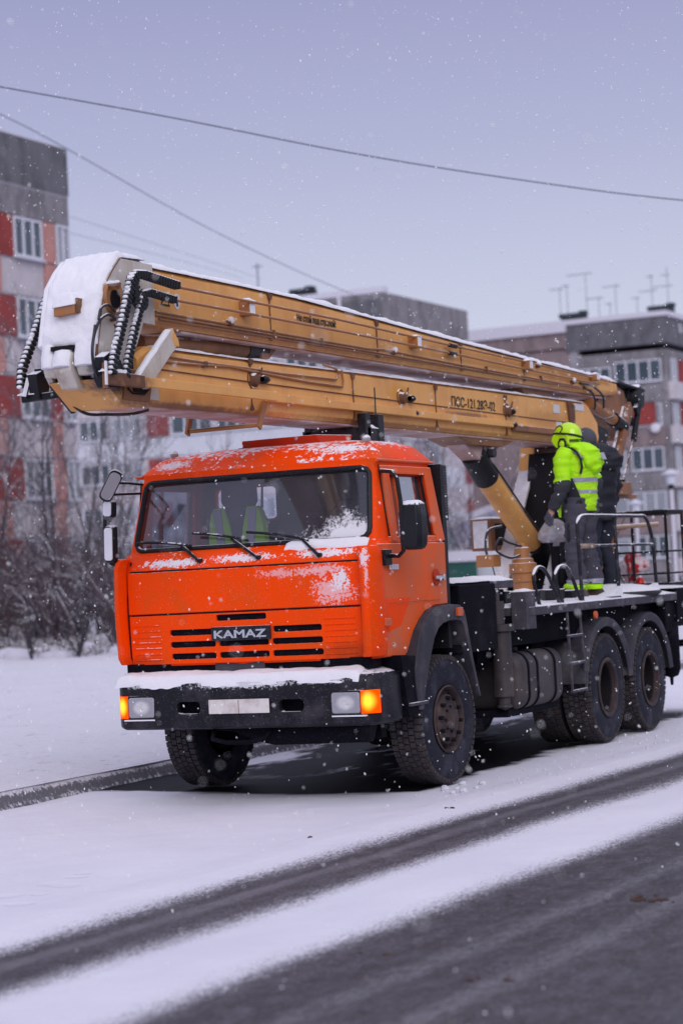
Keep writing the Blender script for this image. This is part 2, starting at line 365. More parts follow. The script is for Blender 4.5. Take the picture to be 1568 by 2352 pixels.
def ring(z, off=0.0):
    h = lerp(HW, z) - off; yb = lerp(YB, z) - off; yf = lerp(YF, z) + off; rc = .075; pts = []
    def ff(x): return yf + .075 * (abs(x) / h) ** 2.6
    nx = 14; xe = h - rc
    for i in range(nx + 1):
        x = -xe + 2 * xe * i / nx; pts.append((x, ff(x), z))
    yc = ff(xe) + rc
    for k in range(1, 5):
        a = -math.pi / 2 + math.pi / 2 * k / 4; pts.append((xe + rc * math.cos(a), yc + rc * math.sin(a), z))
    ym = max(yc + .02, yb - rc)
    for k in range(0, 4):
        a = math.pi / 2 * k / 3; pts.append((xe + rc * math.cos(a), ym + rc * math.sin(a), z))
    for k in range(0, 4):
        a = math.pi / 2 + math.pi / 2 * k / 3; pts.append((-xe + rc * math.cos(a), ym + rc * math.sin(a), z))
    for k in range(0, 4):
        a = math.pi + math.pi / 2 * k / 4; pts.append((-xe + rc * math.cos(a), yc + rc * math.sin(a), z))
    return pts
zs = [1.07, 1.2, 1.3, 1.45, 1.65, 1.82, 1.9, 1.95, 1.975, 2.15, 2.35, 2.56, 2.60, 2.64, 2.675, 2.71, 2.755, 2.78]
cab = MB().loft([ring(z) for z in zs]).build('cab_body', [m_orange], T, smooth=0)
inner = MB().loft([ring(z, .045) for z in [1.12, 1.3, 1.82, 1.95, 1.975, 2.3, 2.54, 2.62]])
def rrect(x0, x1, z0, z1, r, xt=0, n=5):
    """rounded rectangle in (x,z); xt = inward taper of the top"""
    out = []
    for cx, cz, a0, t in ((x1 - r, z0 + r, -90, 0), (x1 - r - xt, z1 - r, 0, 1), (x0 + r + xt, z1 - r, 90, 1), (x0 + r, z0 + r, 180, 0)):
        for k in range(n + 1):
            a = R(a0 + 90 * k / n); out.append((cx + r * math.cos(a), cz + r * math.sin(a)))
    return out
WS = rrect(-1.035, 1.035, 1.985, 2.535, .07, .035)
ws_cut = MB().prism(WS, 'y', -.2, .62)
SW = [(.60, 2.00), (1.31, 2.00), (1.27, 2.475), (.60, 2.475)]     # side window (y,z)
side_r = MB().prism(SW, 'x', .85, 1.4); side_l = MB().prism(SW, 'x', -1.4, -.85)
rear_cut = MB().prism(rrect(-.92, -.34, 2.22, 2.49, .05), 'y', 1.3, 1.7)
ARCH = [(.69, .95), (.72, 1.06), (.80, 1.22), (.90, 1.31), (1.02, 1.375), (1.2, 1.415), (1.65, 1.42), (1.65, .95)]
arch_cut = MB().prism(ARCH, 'x', -1.4, 1.4)
cut(cab, inner, ws_cut, side_r, side_l, rear_cut, arch_cut)
# windscreen
def surf_band(outline, off):
    pts = []
    for x, z in outline: pts.append(Vector((x, Fy(x, z) + off, z)))
    return pts
def resample(poly, m):
    P = [Vector(p) for p in poly]; P.append(P[0]); L = [0]
    for a, b in zip(P, P[1:]): L.append(L[-1] + (b - a).length)
    out = []; k = 0
    for i in range(m):
        d = L[-1] * i / m
        while L[k + 1] < d: k += 1
        t = (d - L[k]) / (L[k + 1] - L[k]); out.append(P[k].lerp(P[k + 1], t))
    return out
ws2 = [(p.x, p.y) for p in resample([(a, b, 0) for a, b in WS], 120)]
g = MB(); nu, nv = 40, 14
def wsf(u, v):
    z = 1.98 + (2.54 - 1.98) * v; xx = (1.04 - .035 * v) * (2 * u - 1); return (xx, Fy(xx, z) + .022, z)
glass_ob = g.grid(wsf, nu, nv).build('windscreen', m_glass, T, smooth=80, recalc=False)
gk = MB().tube(surf_band(ws2, -.002), .021, 6, closed=True).build('windscreen_gasket', m_rubber, glass_ob)
# side doors
def side_x(z): return lerp(HW, z)
for sg in (1, -1):
    low = [(.20, 1.935), (.17, 1.14), (.30, 1.075), (.675, 1.065), (.71, 1.09), (.79, 1.25), (.89, 1.335), (1.01, 1.395), (1.2, 1.435), (1.475, 1.44), (1.475, 1.935)]
    mb = MB(); n = len(low)
    vs = [(sg * (side_x(z) - .012), y, z) for y, z in low] + [(sg * (side_x(z) + .014), y, z) for y, z in low]
    mb.add(vs, [list(range(n))[::-1], list(range(n, 2 * n))] + [(i, (i + 1) % n, n + (i + 1) % n, n + i) for i in range(n)])
    d = mb.build('door', m_orange_side, T, smooth=0, bevel=.008)
    # upper frame built from bars following the slanted side
    def sp(y, z, o=.010): return (sg * (side_x(z) + o), y, z)
    fr = MB()
    def strip(y0, z0, y1, z1, w, t=.03, mb=None, o=.006):
        (mb or fr).bar(sp(y0, z0, o), sp(y1, z1, o), w, t, ref=(sg, 0, 0))
    strip(.52, 1.95, .535, 2.54, .085); strip(1.405, 1.945, 1.365, 2.54, .15); strip(.50, 2.515, 1.43, 2.515, .055); strip(.45, 1.965, 1.47, 1.965, .05)
    fr.build('door_window_frame', m_orange_side, d, bevel=.008)
    st = MB(); strip(.585, 2.49, 1.29, 2.49, .018, .012, st, .026); strip(1.315, 2.0, 1.278, 2.49, .018, .012, st, .026); strip(.578, 1.995, .578, 2.49, .016, .012, st, .026); st.build('window_surround_bead', m_orange_side, d)
    vb = MB(); strip(.80, 2.0, .775, 2.48, .022, .03, vb, -.012); vb.build('quarter_window_bar', m_orange_side, d)
    rb = MB(); strip(1.30, 2.0, 1.262, 2.475, .022, .015, rb, -.004); strip(.60, 2.005, 1.30, 2.005, .012, .02, rb, -.004); rb.build('window_seal', m_rubber, d)
    sgp = [(.58, 1.99), (1.33, 1.99), (1.29, 2.49), (.58, 2.49)]
    MB().add([(sg * (side_x(z) - .028), y, z) for y, z in sgp], [(0, 1, 2, 3)]).build('door_glass', m_sideglass if sg < 0 else m_nearglass, d, smooth=0, recalc=False)
    hb = MB(); hb.prism(rrect(1.17, 1.30, 1.59, 1.70, .03), 'x', sg * 1.158, sg * 1.164) if False else None
    h = MB().obox((sg * 1.185, 1.27, 1.655), (.022, .17, .028), Matrix.Identity(3)); h.obox((sg * 1.170, 1.345, 1.655), (.05, .03, .05), Matrix.Identity(3))
    h.build('door_handle', m_chrome, d, bevel=.006)
    hp = MB(); hp.lathe([(0, .0), (.062, 0), (.068, .006), (.058, .008), (0, .004)], (sg * 1.156, 1.25, 1.66), (sg, 0, 0), 20); hp.build('handle_recess', m_hatch, d)
    # A pillar / shut line
    MB().tube([(sg * (side_x(z) + .004), .475 if z > 1.95 else .46, z) for z in (1.96, 2.2, 2.55)], .006, 6).build('pillar_seam', m_rubber, T)
    MB().tube([sp(.20, 1.936, .004), sp(.5, 1.94, .004), sp(1.47, 1.94, .004)], .004, 6).build('waist_seam', m_rubber, T) if False else None
    # drip rail
    MB().tube([(sg * (side_x(2.585) + .004), y, 2.585) for y in (.42, .9, 1.5)], .012, 6).build('drip_rail', m_orange_side, T)
    # corner air deflector
    rings = []
    for z, bow in ((1.09, .0), (1.14, .03), (1.5, .045), (1.85, .03), (1.90, .01), (1.925, -.03)):
        rings.append([(sg * (x + (bow - .03) * .5) + (.045 if sg < 0 else 0), y - bow * .6 + .015, z) for x, y in ((1.045 + (.03 if sg < 0 else 0), .14), (1.045 + (.03 if sg < 0 else 0), .065), (1.06 + (.025 if sg < 0 else 0), .035), (1.09, .02), (1.13, .035), (1.155, .085), (1.17, .20), (1.15, .28), (1.13, .28), (1.125, .15))])
    MB().loft(rings).build('corner_air_deflector', m_orange, T, smooth=50, bevel=.006)
    # side marker on the door, small rust bolts
    MB().box(min(sg * 1.15, sg * 1.185), max(sg * 1.15, sg * 1.185), .19, .30, 1.31, 1.37).build('side_marker_lamp', m_orange_lens, T, bevel=.006)
    bl = MB()
    for (y, z) in ((.08, 1.62), (.09, 1.78), (.26, 1.17), (.10, 1.18)): bl.lathe([(0, .008), (.007, .006), (.009, 0)], (sg * 1.158, y + .1, z), (sg, 0, 0), 8)
    bl.build('door_bolt', m_bolt, d)
# number decal on the near door: four pale squares
dc = MB()
for k in range(4): dc.box(1.160, 1.1625, .36 + .045 * k, .395 + .045 * k, 1.735, 1.775)
dc.build('door_number_decal', m_white, T)
MB().box(1.159, 1.161, .30, 1.30, 1.478, 1.481).build('door_panel_seam', m_rust, T)
# front panels
def front_slab(x0, x1, z0, z1, proud, t=.03, nx=24, nz=4):
    mb = MB(); rows = []
    def P(u, v, o): 
        x = x0 + (x1 - x0) * u; z = z0 + (z1 - z0) * v; return (x, Fy(x, z) - o, z)
    a = [P(i / nx, j / nz, proud) for j in range(nz + 1) for i in range(nx + 1)]
    b = [P(i / nx, j / nz, proud - t) for j in range(nz + 1) for i in range(nx + 1)]
    N_ = len(a); W_ = nx + 1; fs = []
    for j in range(nz):
        for i in range(nx):
            k = j * W_ + i; fs.append((k, k + 1, k + W_ + 1, k + W_)); fs.append((N_ + k, N_ + k + W_, N_ + k + W_ + 1, N_ + k + 1))
    for i in range(nx): fs.append((i, N_ + i, N_ + i + 1, i + 1)); k = nz * W_ + i; fs.append((k, k + 1, N_ + k + 1, N_ + k))
    for j in range(nz): k = j * W_; fs.append((k, k + W_, N_ + k + W_, N_ + k)); k += nx; fs.append((k, N_ + k, N_ + k + W_, k + W_))
    return mb.add(a + b, fs)
hood = front_slab(-1.025, 1.025, 1.482, 1.812, .024).build('hood_panel', m_orange, T, smooth=0, bevel=.008)
gp = front_slab(-1.015, 1.015, 1.085, 1.468, .024, .034).build('grille_panel', m_orange, T, smooth=0)
ct = []
for x0, x1, z in ((-.235, .205, 1.432), (-.665, -.275, 1.328), (.255, .665, 1.328), (-.665, -.25, 1.234), (-.222, .215, 1.234), (.243, .668, 1.234), (-.660, -.25, 1.142), (-.222, .215, 1.142), (.243, .668, 1.142)):
    x0 += .03; x1 += .03
    ct.append(MB().prism(rrect(x0, x1, z - .024, z + .024, .015, n=2), 'y', -.1, .3))
cut(gp, *ct)
front_slab(-.70, .70, 1.10, 1.46, .004, .012).build('grille_backing', m_frame, T, smooth=0)
for sg in (1, -1):
    rb = MB()
    for z in (1.39, 1.345, 1.30, 1.255, 1.21, 1.165, 1.12):
        x0, x1 = (.72, .97); rb.tube([(sg * x0, Fy(x0, z) - .026, z), (sg * .85, Fy(.85, z) - .027, z), (sg * x1, Fy(x1, z) - .026, z)], .006, 5)
    rb.build('grille_rib', m_orange, gp)
bd = MB().box(-.245, .275, .045, .068, 1.252, 1.362).build('name_badge', m_black, T, bevel=.008)
text('KAMAZ', 'badge_lettering', m_chrome, bd, (-.215, .040, 1.272), (1, 0, 0), (0, 0, 1), .46, .062, .002, bold=.03)
for z_ in (1.819, 1.475): MB().tube([(x / 20, Fy(x / 20, z_) - .010, z_) for x in range(-20, 21)], .0075, 5).build('panel_gap', m_bolt, T)
for sg in (1, -1): MB().tube([(sg * 1.030, Fy(1.03, z) - .012, z) for z in (1.09, 1.3, 1.6, 1.9)], .008, 5).build('panel_gap', m_bolt, T)
# cowl, wipers
for (px, pz), (ex, ez), (b0, b1) in ((((-.36), 1.885), (-.60, 2.035), ((-1.0, 2.055), (-.47, 2.005))), ((.16, 1.885), (-.12, 2.045), ((-.47, 2.105), (.04, 2.02))), ((.68, 1.875), (.50, 2.01), ((.02, 2.085), (.56, 1.995)))):
    y = lambda x, z: Fy(x, z) - .035
    mb = MB().lathe([(0, .03), (.018, .028), (.022, 0)], (px, y(px, pz) + .03, pz), (0, -1, 0), 10)
    mb.bar((px, y(px, pz), pz), (ex, y(ex, ez), ez), .022, .014, ref=(0, 1, 0))
    w = mb.build('wiper_arm', m_rubber, T)
    (ax, az), (bx, bz) = b0, b1
    MB().tube([(ax + (bx - ax) * t, y(ax + (bx - ax) * t, az + (bz - az) * t) - .01, az + (bz - az) * t + .012 * math.sin(t * 3.14)) for t in (0, .25, .5, .75, 1)], .011, 6).build('wiper_blade', m_rubber, w)
# roof hatch, roof markers, roof fairing side tint
rh = MB().add([(-.36, .93, 2.765), (.36, .93, 2.765), (.40, 1.36, 2.765), (-.40, 1.36, 2.765), (-.34, .88, 2.845), (.34, .88, 2.85), (.42, 1.40, 2.86), (-.42, 1.40, 2.86)], [(0, 3, 2, 1), (4, 5, 6, 7), (0, 1, 5, 4), (1, 2, 6, 5), (2, 3, 7, 6), (3, 0, 4, 7)]).build('roof_hatch', m_hatch, T, bevel=.012)
MB().box(-.38, -.28, .90, .93, 2.775, 2.79).build('hatch_hinge', m_black, rh)
for x in (-.88, .86):
    MB().sphere((x, .72, 2.765), .042, 10, 6, (.7, 1.2, .9)).build('roof_marker_lamp', M('snowy_marker_lamp', (.35, .33, .36), .5, snow=.8) if x < 0 else bpy.data.materials['snowy_marker_lamp'], T)
# rear of cab strip + air intake
MB().prism([(1.50, 1.08), (1.56, 1.08), (1.58, 2.0), (1.55, 2.57), (1.50, 2.57)], 'x', .98, 1.135).prism([(1.50, 1.08), (1.56, 1.08), (1.56, 2.15), (1.50, 2.15)], 'x', -1.12, .98).build('cab_rear_frame', m_rubber, T)
ai = MB()
ai.box(.80, 1.02, 1.62, 1.90, 2.12, 2.58); ai.box(.84, .98, 1.66, 1.86, 1.5, 2.12)
for k in range(20): ai.box(.796, 1.024, 1.616, 1.904, 2.130 + k * .0225, 2.141 + k * .0225)
ai.build('air_intake', m_black, T, bevel=.006)
# interior
MB().box(-1.02, 1.02, .42, .62, 1.5, 1.98).build('dashboard', m_dim, T, bevel=.03)
lin = MB().box(-1.05, 1.05, 1.43, 1.45, 1.2, 2.20); lin.box(-1.05, -.93, 1.42, 1.45, 2.2, 2.56); lin.box(-.33, 1.05, 1.42, 1.45, 2.2, 2.56); lin.box(-1.05, 1.05, 1.42, 1.45, 2.50, 2.58); lin.box(-1.03, 1.03, .6, 1.43, 1.15, 1.2)
lin.build('cab_rear_lining', m_dim, T)
MB().box(-1.0, 1.0, .5, 1.42, 2.565, 2.58).build('cab_headlining', m_dim, T)
MB().tube([(.02, .50, 2.28), (.02, .52, 2.45), (.3, .55, 2.52)], .012, 6).build('interior_mirror_arm', m_rubber, T)
def seat(x):
    s = MB(); 
    s.loft([[(x + a, 1.02 + b, z) for a, b in ((-w, -.06), (w, -.06), (w + .02, .06), (-w - .02, .06))] for z, w in ((1.55, .24), (1.9, .25), (2.22, .22), (2.32, .13))])
    s.box(x - .25, x + .25, .62, 1.05, 1.5, 1.63)
    so = s.build('seat', m_seat, T, bevel=.04, seg=3)
    h = MB().loft([[(x + a, 1.02 + b, z) for a, b in ((-w, -.05), (w, -.05), (w, .05), (-w, .05))] for z, w in ((2.30, .12), (2.36, .155), (2.52, .15), (2.56, .12))]).build('headrest', m_seat, so, bevel=.03, seg=3)
    return so
seat(-.46); seat(.62)
MB().tube([(.62 + .21 * math.cos(a), .58 + .06 * math.sin(a), 2.02 + .13 * math.sin(a)) for a in [2 * math.pi * k / 24 for k in range(24)]], .014, 6, closed=True).build('steering_wheel', m_rubber, T)
# hi-vis vest hung over the passenger seat back
vest = MB()
for sg in (-1, 1):
    vest.loft([[(-.46 + sg * a, y, z) for a, y in ((x0, .935), (x1, .93), (x1 + .015, 1.0), (x0, .99))] for z, x0, x1 in ((2.0, .04, .26), (2.15, .06, .25), (2.26, .09, .23), (2.315, .10, .2))])
vest_ob = tag(vest.build('hi_vis_vest', m_vest, None, bevel=.01), 'green hi-vis vest with silver bands hung over the seat behind the windscreen', 'vest')
vt = MB()
for sg in (-1, 1): vt.loft([[(-.46 + sg * a, y, z) for a, y in ((x0, .922), (x0 + .07, .922), (x0 + .07, .932), (x0, .932))] for z, x0 in ((2.0, .10), (2.15, .115), (2.30, .13))])
vt.build('reflective_band', m_reflect, vest_ob)

# ---------------- mirrors
near = MB().tube([(1.06, .50, 2.50), (1.16, .36, 2.49), (1.27, .27, 2.475), (1.325, .22, 2.42), (1.345, .22, 2.25), (1.35, .23, 2.05), (1.34, .24, 1.87), (1.28, .28, 1.835), (1.19, .32, 1.84)], .017, 8).build('mirror_arm', m_rubber, T)
MB().box(1.155, 1.19, .24, .36, 1.77, 1.89).build('mirror_bracket', m_rubber, T, bevel=.006)
mh = MB().loft([[(1.400 + a * w * .80, .33 + b * w * 1.1, z) for a, b in ((-.115, -.07), (-.08, -.10), (.08, -.10), (.115, -.07), (.12, .02), (-.12, .02))] for z, w in ((1.875, .5), (1.885, .78), (1.915, .96), (2.0, 1.03), (2.12, 1.03), (2.19, .98), (2.225, .86), (2.245, .62), (2.25, .4))]).build('mirror_housing', M('black_mirror_shell', (.010, .011, .016), .45, spec=.3, snow=.6, sn_fine=.2, patches=[((1.305, .24, 2.08), (.035, .12, .20), 1.0)]), T, smooth=50, bevel=.012, seg=3)
MB().box(1.32, 1.48, .356, .360, 1.93, 2.20).build('mirror_face', m_mirror, mh)
# far mirror assembly
fm = MB().tube([(-1.03, .44, 2.53), (-1.05, .25, 2.54), (-1.06, .12, 2.54)], .011, 6); fm.tube([(-1.05, .44, 2.46), (-1.07, .28, 2.455), (-1.10, .1, 2.45)], .011, 6)
fm.tube([(-1.10, .10, 2.56), (-1.165, .08, 2.42), (-1.18, .08, 2.2), (-1.175, .08, 1.97), (-1.14, .08, 1.90), (-1.08, .12, 1.88)], .015, 8)
fm.build('mirror_arm', m_rubber, T)
m_mshell = bpy.data.materials['black_mirror_shell']
def housing(cx, cy, cz, w, h, tilt, snowmat):
    ringp = rrect(-w / 2, w / 2, -h / 2, h / 2, min(w, h) * .3, n=4); Mx = Matrix.Rotation(tilt, 3, 'Y') 
    mb = MB(); rg = []
    for y, k in ((-.035, .75), (-.02, .93), (.02, 1), (.03, 1)): rg.append([Vector((cx, cy, cz)) + Mx @ Vector((x * k, y, z * k)) for x, z in ringp])
    o = mb.loft(rg).build('mirror_housing', m_mshell, T, smooth=50, bevel=.004)
    s = MB(); s.loft([[Vector((cx, cy, cz)) + Mx @ Vector((x * .78, y, z * .84)) for x, z in ringp] for y in (-.045, -.028)]); s.build('mirror_snow', snowmat, o, smooth=50, bevel=.008)
housing(-1.12, .06, 2.055, .095, .31, R(2), m_snow); housing(-1.115, .06, 2.335, .095, .14, R(4), m_snow)
o = MB(); pts = rrect(-.055, .055, -.135, .135, .045, n=4); Mx = Matrix.Rotation(R(33), 3, 'Y') @ Matrix.Rotation(R(30), 3, 'Z')
cp = Vector((-1.055, .0, 2.515))
mo = o.loft([[cp + Mx @ Vector((x * k, y, z * k)) for x, z in pts] for y, k in ((-.012, 1), (.02, 1), (.04, .8))]).build('kerb_mirror', m_mshell, T, bevel=.004)
MB().loft([[cp + Mx @ Vector((x * .84, y, z * .87)) for x, z in pts] for y in (-.016, -.012)]).build('mirror_face', m_mirror, mo)

# ---------------- bumper
path = [(-1.15, .58), (-1.165, .35), (-1.165, .17), (-1.14, .07), (-1.08, .005), (-.9, -.03), (-.45, -.05), (0, -.055), (.45, -.05), (.9, -.03), (1.06, .0), (1.11, .06), (1.135, .16), (1.14, .33), (1.13, .46)]
prof = [(.035, .575), (.0, .60), (-.004, .70), (0.0, .82), (.0, .93), (.025, .965), (.17, 1.005), (.19, .99), (.16, .965), (.05, .93), (.05, .60)]
def offset(path, d):
    out = []
    for i, (x, y) in enumerate(path):
        a = Vector(path[max(0, i - 1)]); b = Vector(path[min(len(path) - 1, i + 1)]); t = (b - a).normalized(); nn = Vector((-t.y, t.x)); out.append((x + nn.x * d, y + nn.y * d))
    return out
rings = []
path = [(x + .03, y) for x, y in path]
offs = [offset(path, o_) for o_, z in prof]
for i in range(len(path)): rings.append([(offs[k][i][0], offs[k][i][1], prof[k][1]) for k in range(len(prof))])
bump_ob = MB().loft(rings).build('bumper', m_bumper, T, smooth=45, bevel=.008)
ct = [MB().prism(rrect(x - .105, x + .105, .70, .795, .035, n=3), 'y', -.2, .1) for x in (-.42, .475)]
cut(bump_ob, *ct)
MB().box(-.62, .62, .055, .08, .66, .86).build('bumper_recess_back', m_frame, T)
MB().prism([(-.72, .62), (-.70, .575), (-.30, .565), (-.1, .55), (.12, .47), (.25, .44), (1.05, .45), (1.10, .60), (1.0, .62)], 'y', .06, .16).build('bumper_valance', m_frame, T, bevel=.01)
MB().box(.05, 1.05, .30, .40, .46, .56).build('front_axle_guard', m_frame, T, bevel=.01)
MB().tube([(-.26, .05, .56), (-.24, -.02, .50), (-.1, -.05, .475), (.1, -.05, .475), (.22, -.02, .50), (.24, .05, .56)], .018, 8).build('tow_hook', m_frame, T)
np_ = MB().box(-.228, .296, -.078, -.066, .697, .806).build('number_plate', m_plate, T, bevel=.004)
MB().box(.032, .036, -.080, -.077, .70, .803).build('plate_divider', m_rust, np_)
for sg in (-1, 1):
    hx = sg * .888 + .035
    hl = MB().prism(rrect(hx - .118, hx + .118, .675, .835, .02, n=3), 'y', -.043, .0).build('headlight', m_lens, T, smooth=40, bevel=.012, seg=3)
    MB().prism(rrect(hx - .133, hx + .133, .662, .848, .02, n=3), 'y', -.030, .01).build('headlight_bezel', m_rubber, hl, bevel=.004)
    # wrap-round indicator
    pts = [(1.014, -.026), (1.06, -.014), (1.095, .0), (1.118, .03), (1.135, .065), (1.11, .08), (1.07, .05), (1.02, .03)]
    ind = MB().prism([(sg * a + .035, b - .008) for a, b in pts], 'z', .672, .845).build('indicator_lamp', m_lit, T, smooth=50)
    MB().box(.035 + min(sg * .77, sg * 1.05), .035 + max(sg * .77, sg * 1.05), -.040, -.0, .652, .662).build('lamp_sill_snow', m_snow, T)
# bumper side step and snow on the bumper
MB().box(1.10, 1.22, .52, .84, .68, .705).build('cab_step', m_deck, T, bevel=.005)
MB().box(-1.06, 1.06, .12, .35, 1.0, 1.09).build('bumper_shelf', m_frame, T)
MB().box(-.25, .18, .10, .14, 1.01, 1.08).build('radiator_bracket', m_deck, T)

def snow_strip(name, fn, L, nl, nw, thick, parent, seed=0, rag=.03, fall=.35, edge=.0):
    """fn(u, w) -> surface point (u along 0..1, w across 0..1); lumpy snow with ragged rims"""
    mb = MB(); top = []; bot = []
    for j in range(nw + 1):
        for i in range(nl + 1):
            u = i / nl; w = j / nw
            n1 = noise.noise(Vector((u * L * 3.1 + seed, w * 2.2, seed))) ; n2 = noise.noise(Vector((u * L * 11 + seed, w * 5, 3 + seed)))
            w2 = w
            if j == 0: w2 = w + rag * max(-1, n1 + .6 * n2)
            if j == nw: w2 = w + rag * (n1 * .7 - .6 * n2)
            p = Vector(fn(u, w2)); e = min(1, min(w, 1 - w) / fall + edge) ; e2 = min(1, min(u, 1 - u) * L / .05)
            e = math.sqrt(max(0, e)) * math.sqrt(max(0, e2))
            top.append(p + Vector((0, 0, thick * e * (1 + .45 * n1 + .25 * n2) + .003))); bot.append(p - Vector((0, 0, .004)))
    W_ = nl + 1; N_ = len(top); fs = []
    for j in range(nw):
        for i in range(nl):
            k = j * W_ + i; fs.append((k, k + 1, k + W_ + 1, k + W_))
    for i in range(nl): fs.append((i, N_ + i, N_ + i + 1, i + 1)); k = nw * W_ + i; fs.append((k, k + 1, N_ + k + 1, N_ + k))
    for j in range(nw): k = j * W_; fs.append((k, k + W_, N_ + k + W_, N_ + k)); k += nl; fs.append((k, N_ + k, N_ + k + W_, k + W_))
    return mb.add(top + bot, fs).build(name, m_snow, parent, smooth=70)
def bumper_fn(u, w):
    x = -1.11 + 2.14 * u; ax = abs(x)
    yf = -.055 + .06 * (ax / 1.2) ** 3
    if w < .35: t = w / .35; return (x, yf + .0 + .03 * t, .915 + .05 * t)
    t = (w - .35) / .65; return (x, yf + .03 + .17 * t, .965 + .04 * t)
snow_strip('bumper_snow', bumper_fn, 2.4, 110, 9, .032, T, seed=4, rag=.16, fall=.25)
for x0, x1, s in ((-.95, -.2, 7), (.02, .42, 8)): snow_strip('bumper_shelf_snow', lambda u, w: (x0 + (x1 - x0) * u, .10 + .10 * w, 1.006), x1 - x0, 30, 4, .02, T, seed=s)
# wiper-sill snow at base of windscreen
snow_strip('windscreen_snow', lambda u, w: (.36 + .68 * u, Fy(.36 + .68 * u, 1.98) - .055 + .05 * w, 1.93 + .06 * w), .7, 40, 5, .022, T, seed=11, rag=.3)
# ---------------- front fender
def arch(name, outer, inner, xo, xi, mat, lip=.05, parent=None):
    """fender band: outer edge path and inner edge path in (y,z); side face at xo, roof back to xi"""
    n = len(outer); mb = MB()
    vo = [(xo - .012, y, z) for y, z in outer]; vi = [(xo, y, z) for y, z in inner]; vb = [(xi, y, z) for y, z in inner]
    ob_ = [(xi, y, z) for y, z in outer]; lip_ = [(xo + .004, y, z) for y, z in inner]
    mb.loft([[ob_[i], vo[i], (xo, outer[i][0] * .85 + inner[i][0] * .15, outer[i][1] * .85 + inner[i][1] * .15), vi[i], vb[i]] for i in range(n)])
    return mb.build(name, mat, parent or T, smooth=50, bevel=.008)
for sg in (1, -1):
    outer = [(.70, .64), (.665, .80), (.655, .95), (.69, 1.06), (.77, 1.22), (.89, 1.335), (1.02, 1.395), (1.2, 1.43), (1.42, 1.435), (1.60, 1.425), (1.675, 1.385), (1.72, 1.26), (1.80, 1.0), (1.88, .78), (1.925, .66)]
    inner = [(.75, .64), (.80, .78), (.87, .92), (.95, 1.06), (1.03, 1.18), (1.12, 1.255), (1.22, 1.29), (1.35, 1.305), (1.48, 1.305), (1.585, 1.295), (1.64, 1.25), (1.68, 1.15), (1.76, .94), (1.855, .74), (1.90, .66)]
    if sg < 0: outer = outer; 
    f = arch('front_fender', outer, inner, sg * 1.215, sg * .86, m_black_dusty)
    MB().box(min(sg * 1.205, sg * 1.24), max(sg * 1.205, sg * 1.24), 1.48, 1.58, 1.335, 1.405).build('fender_marker_lamp', m_orange_lens, f, bevel=.006)
MB().prism([(.42, 1.08), (.70, 1.06), (.70, .62), (.52, .60)], 'x', .80, 1.19).build('step_well', m_frame, T)
MB().prism([(.42, 1.08), (.70, 1.06), (.70, .62), (.52, .60)], 'x', -1.19, -.80).build('step_well', m_frame, T)

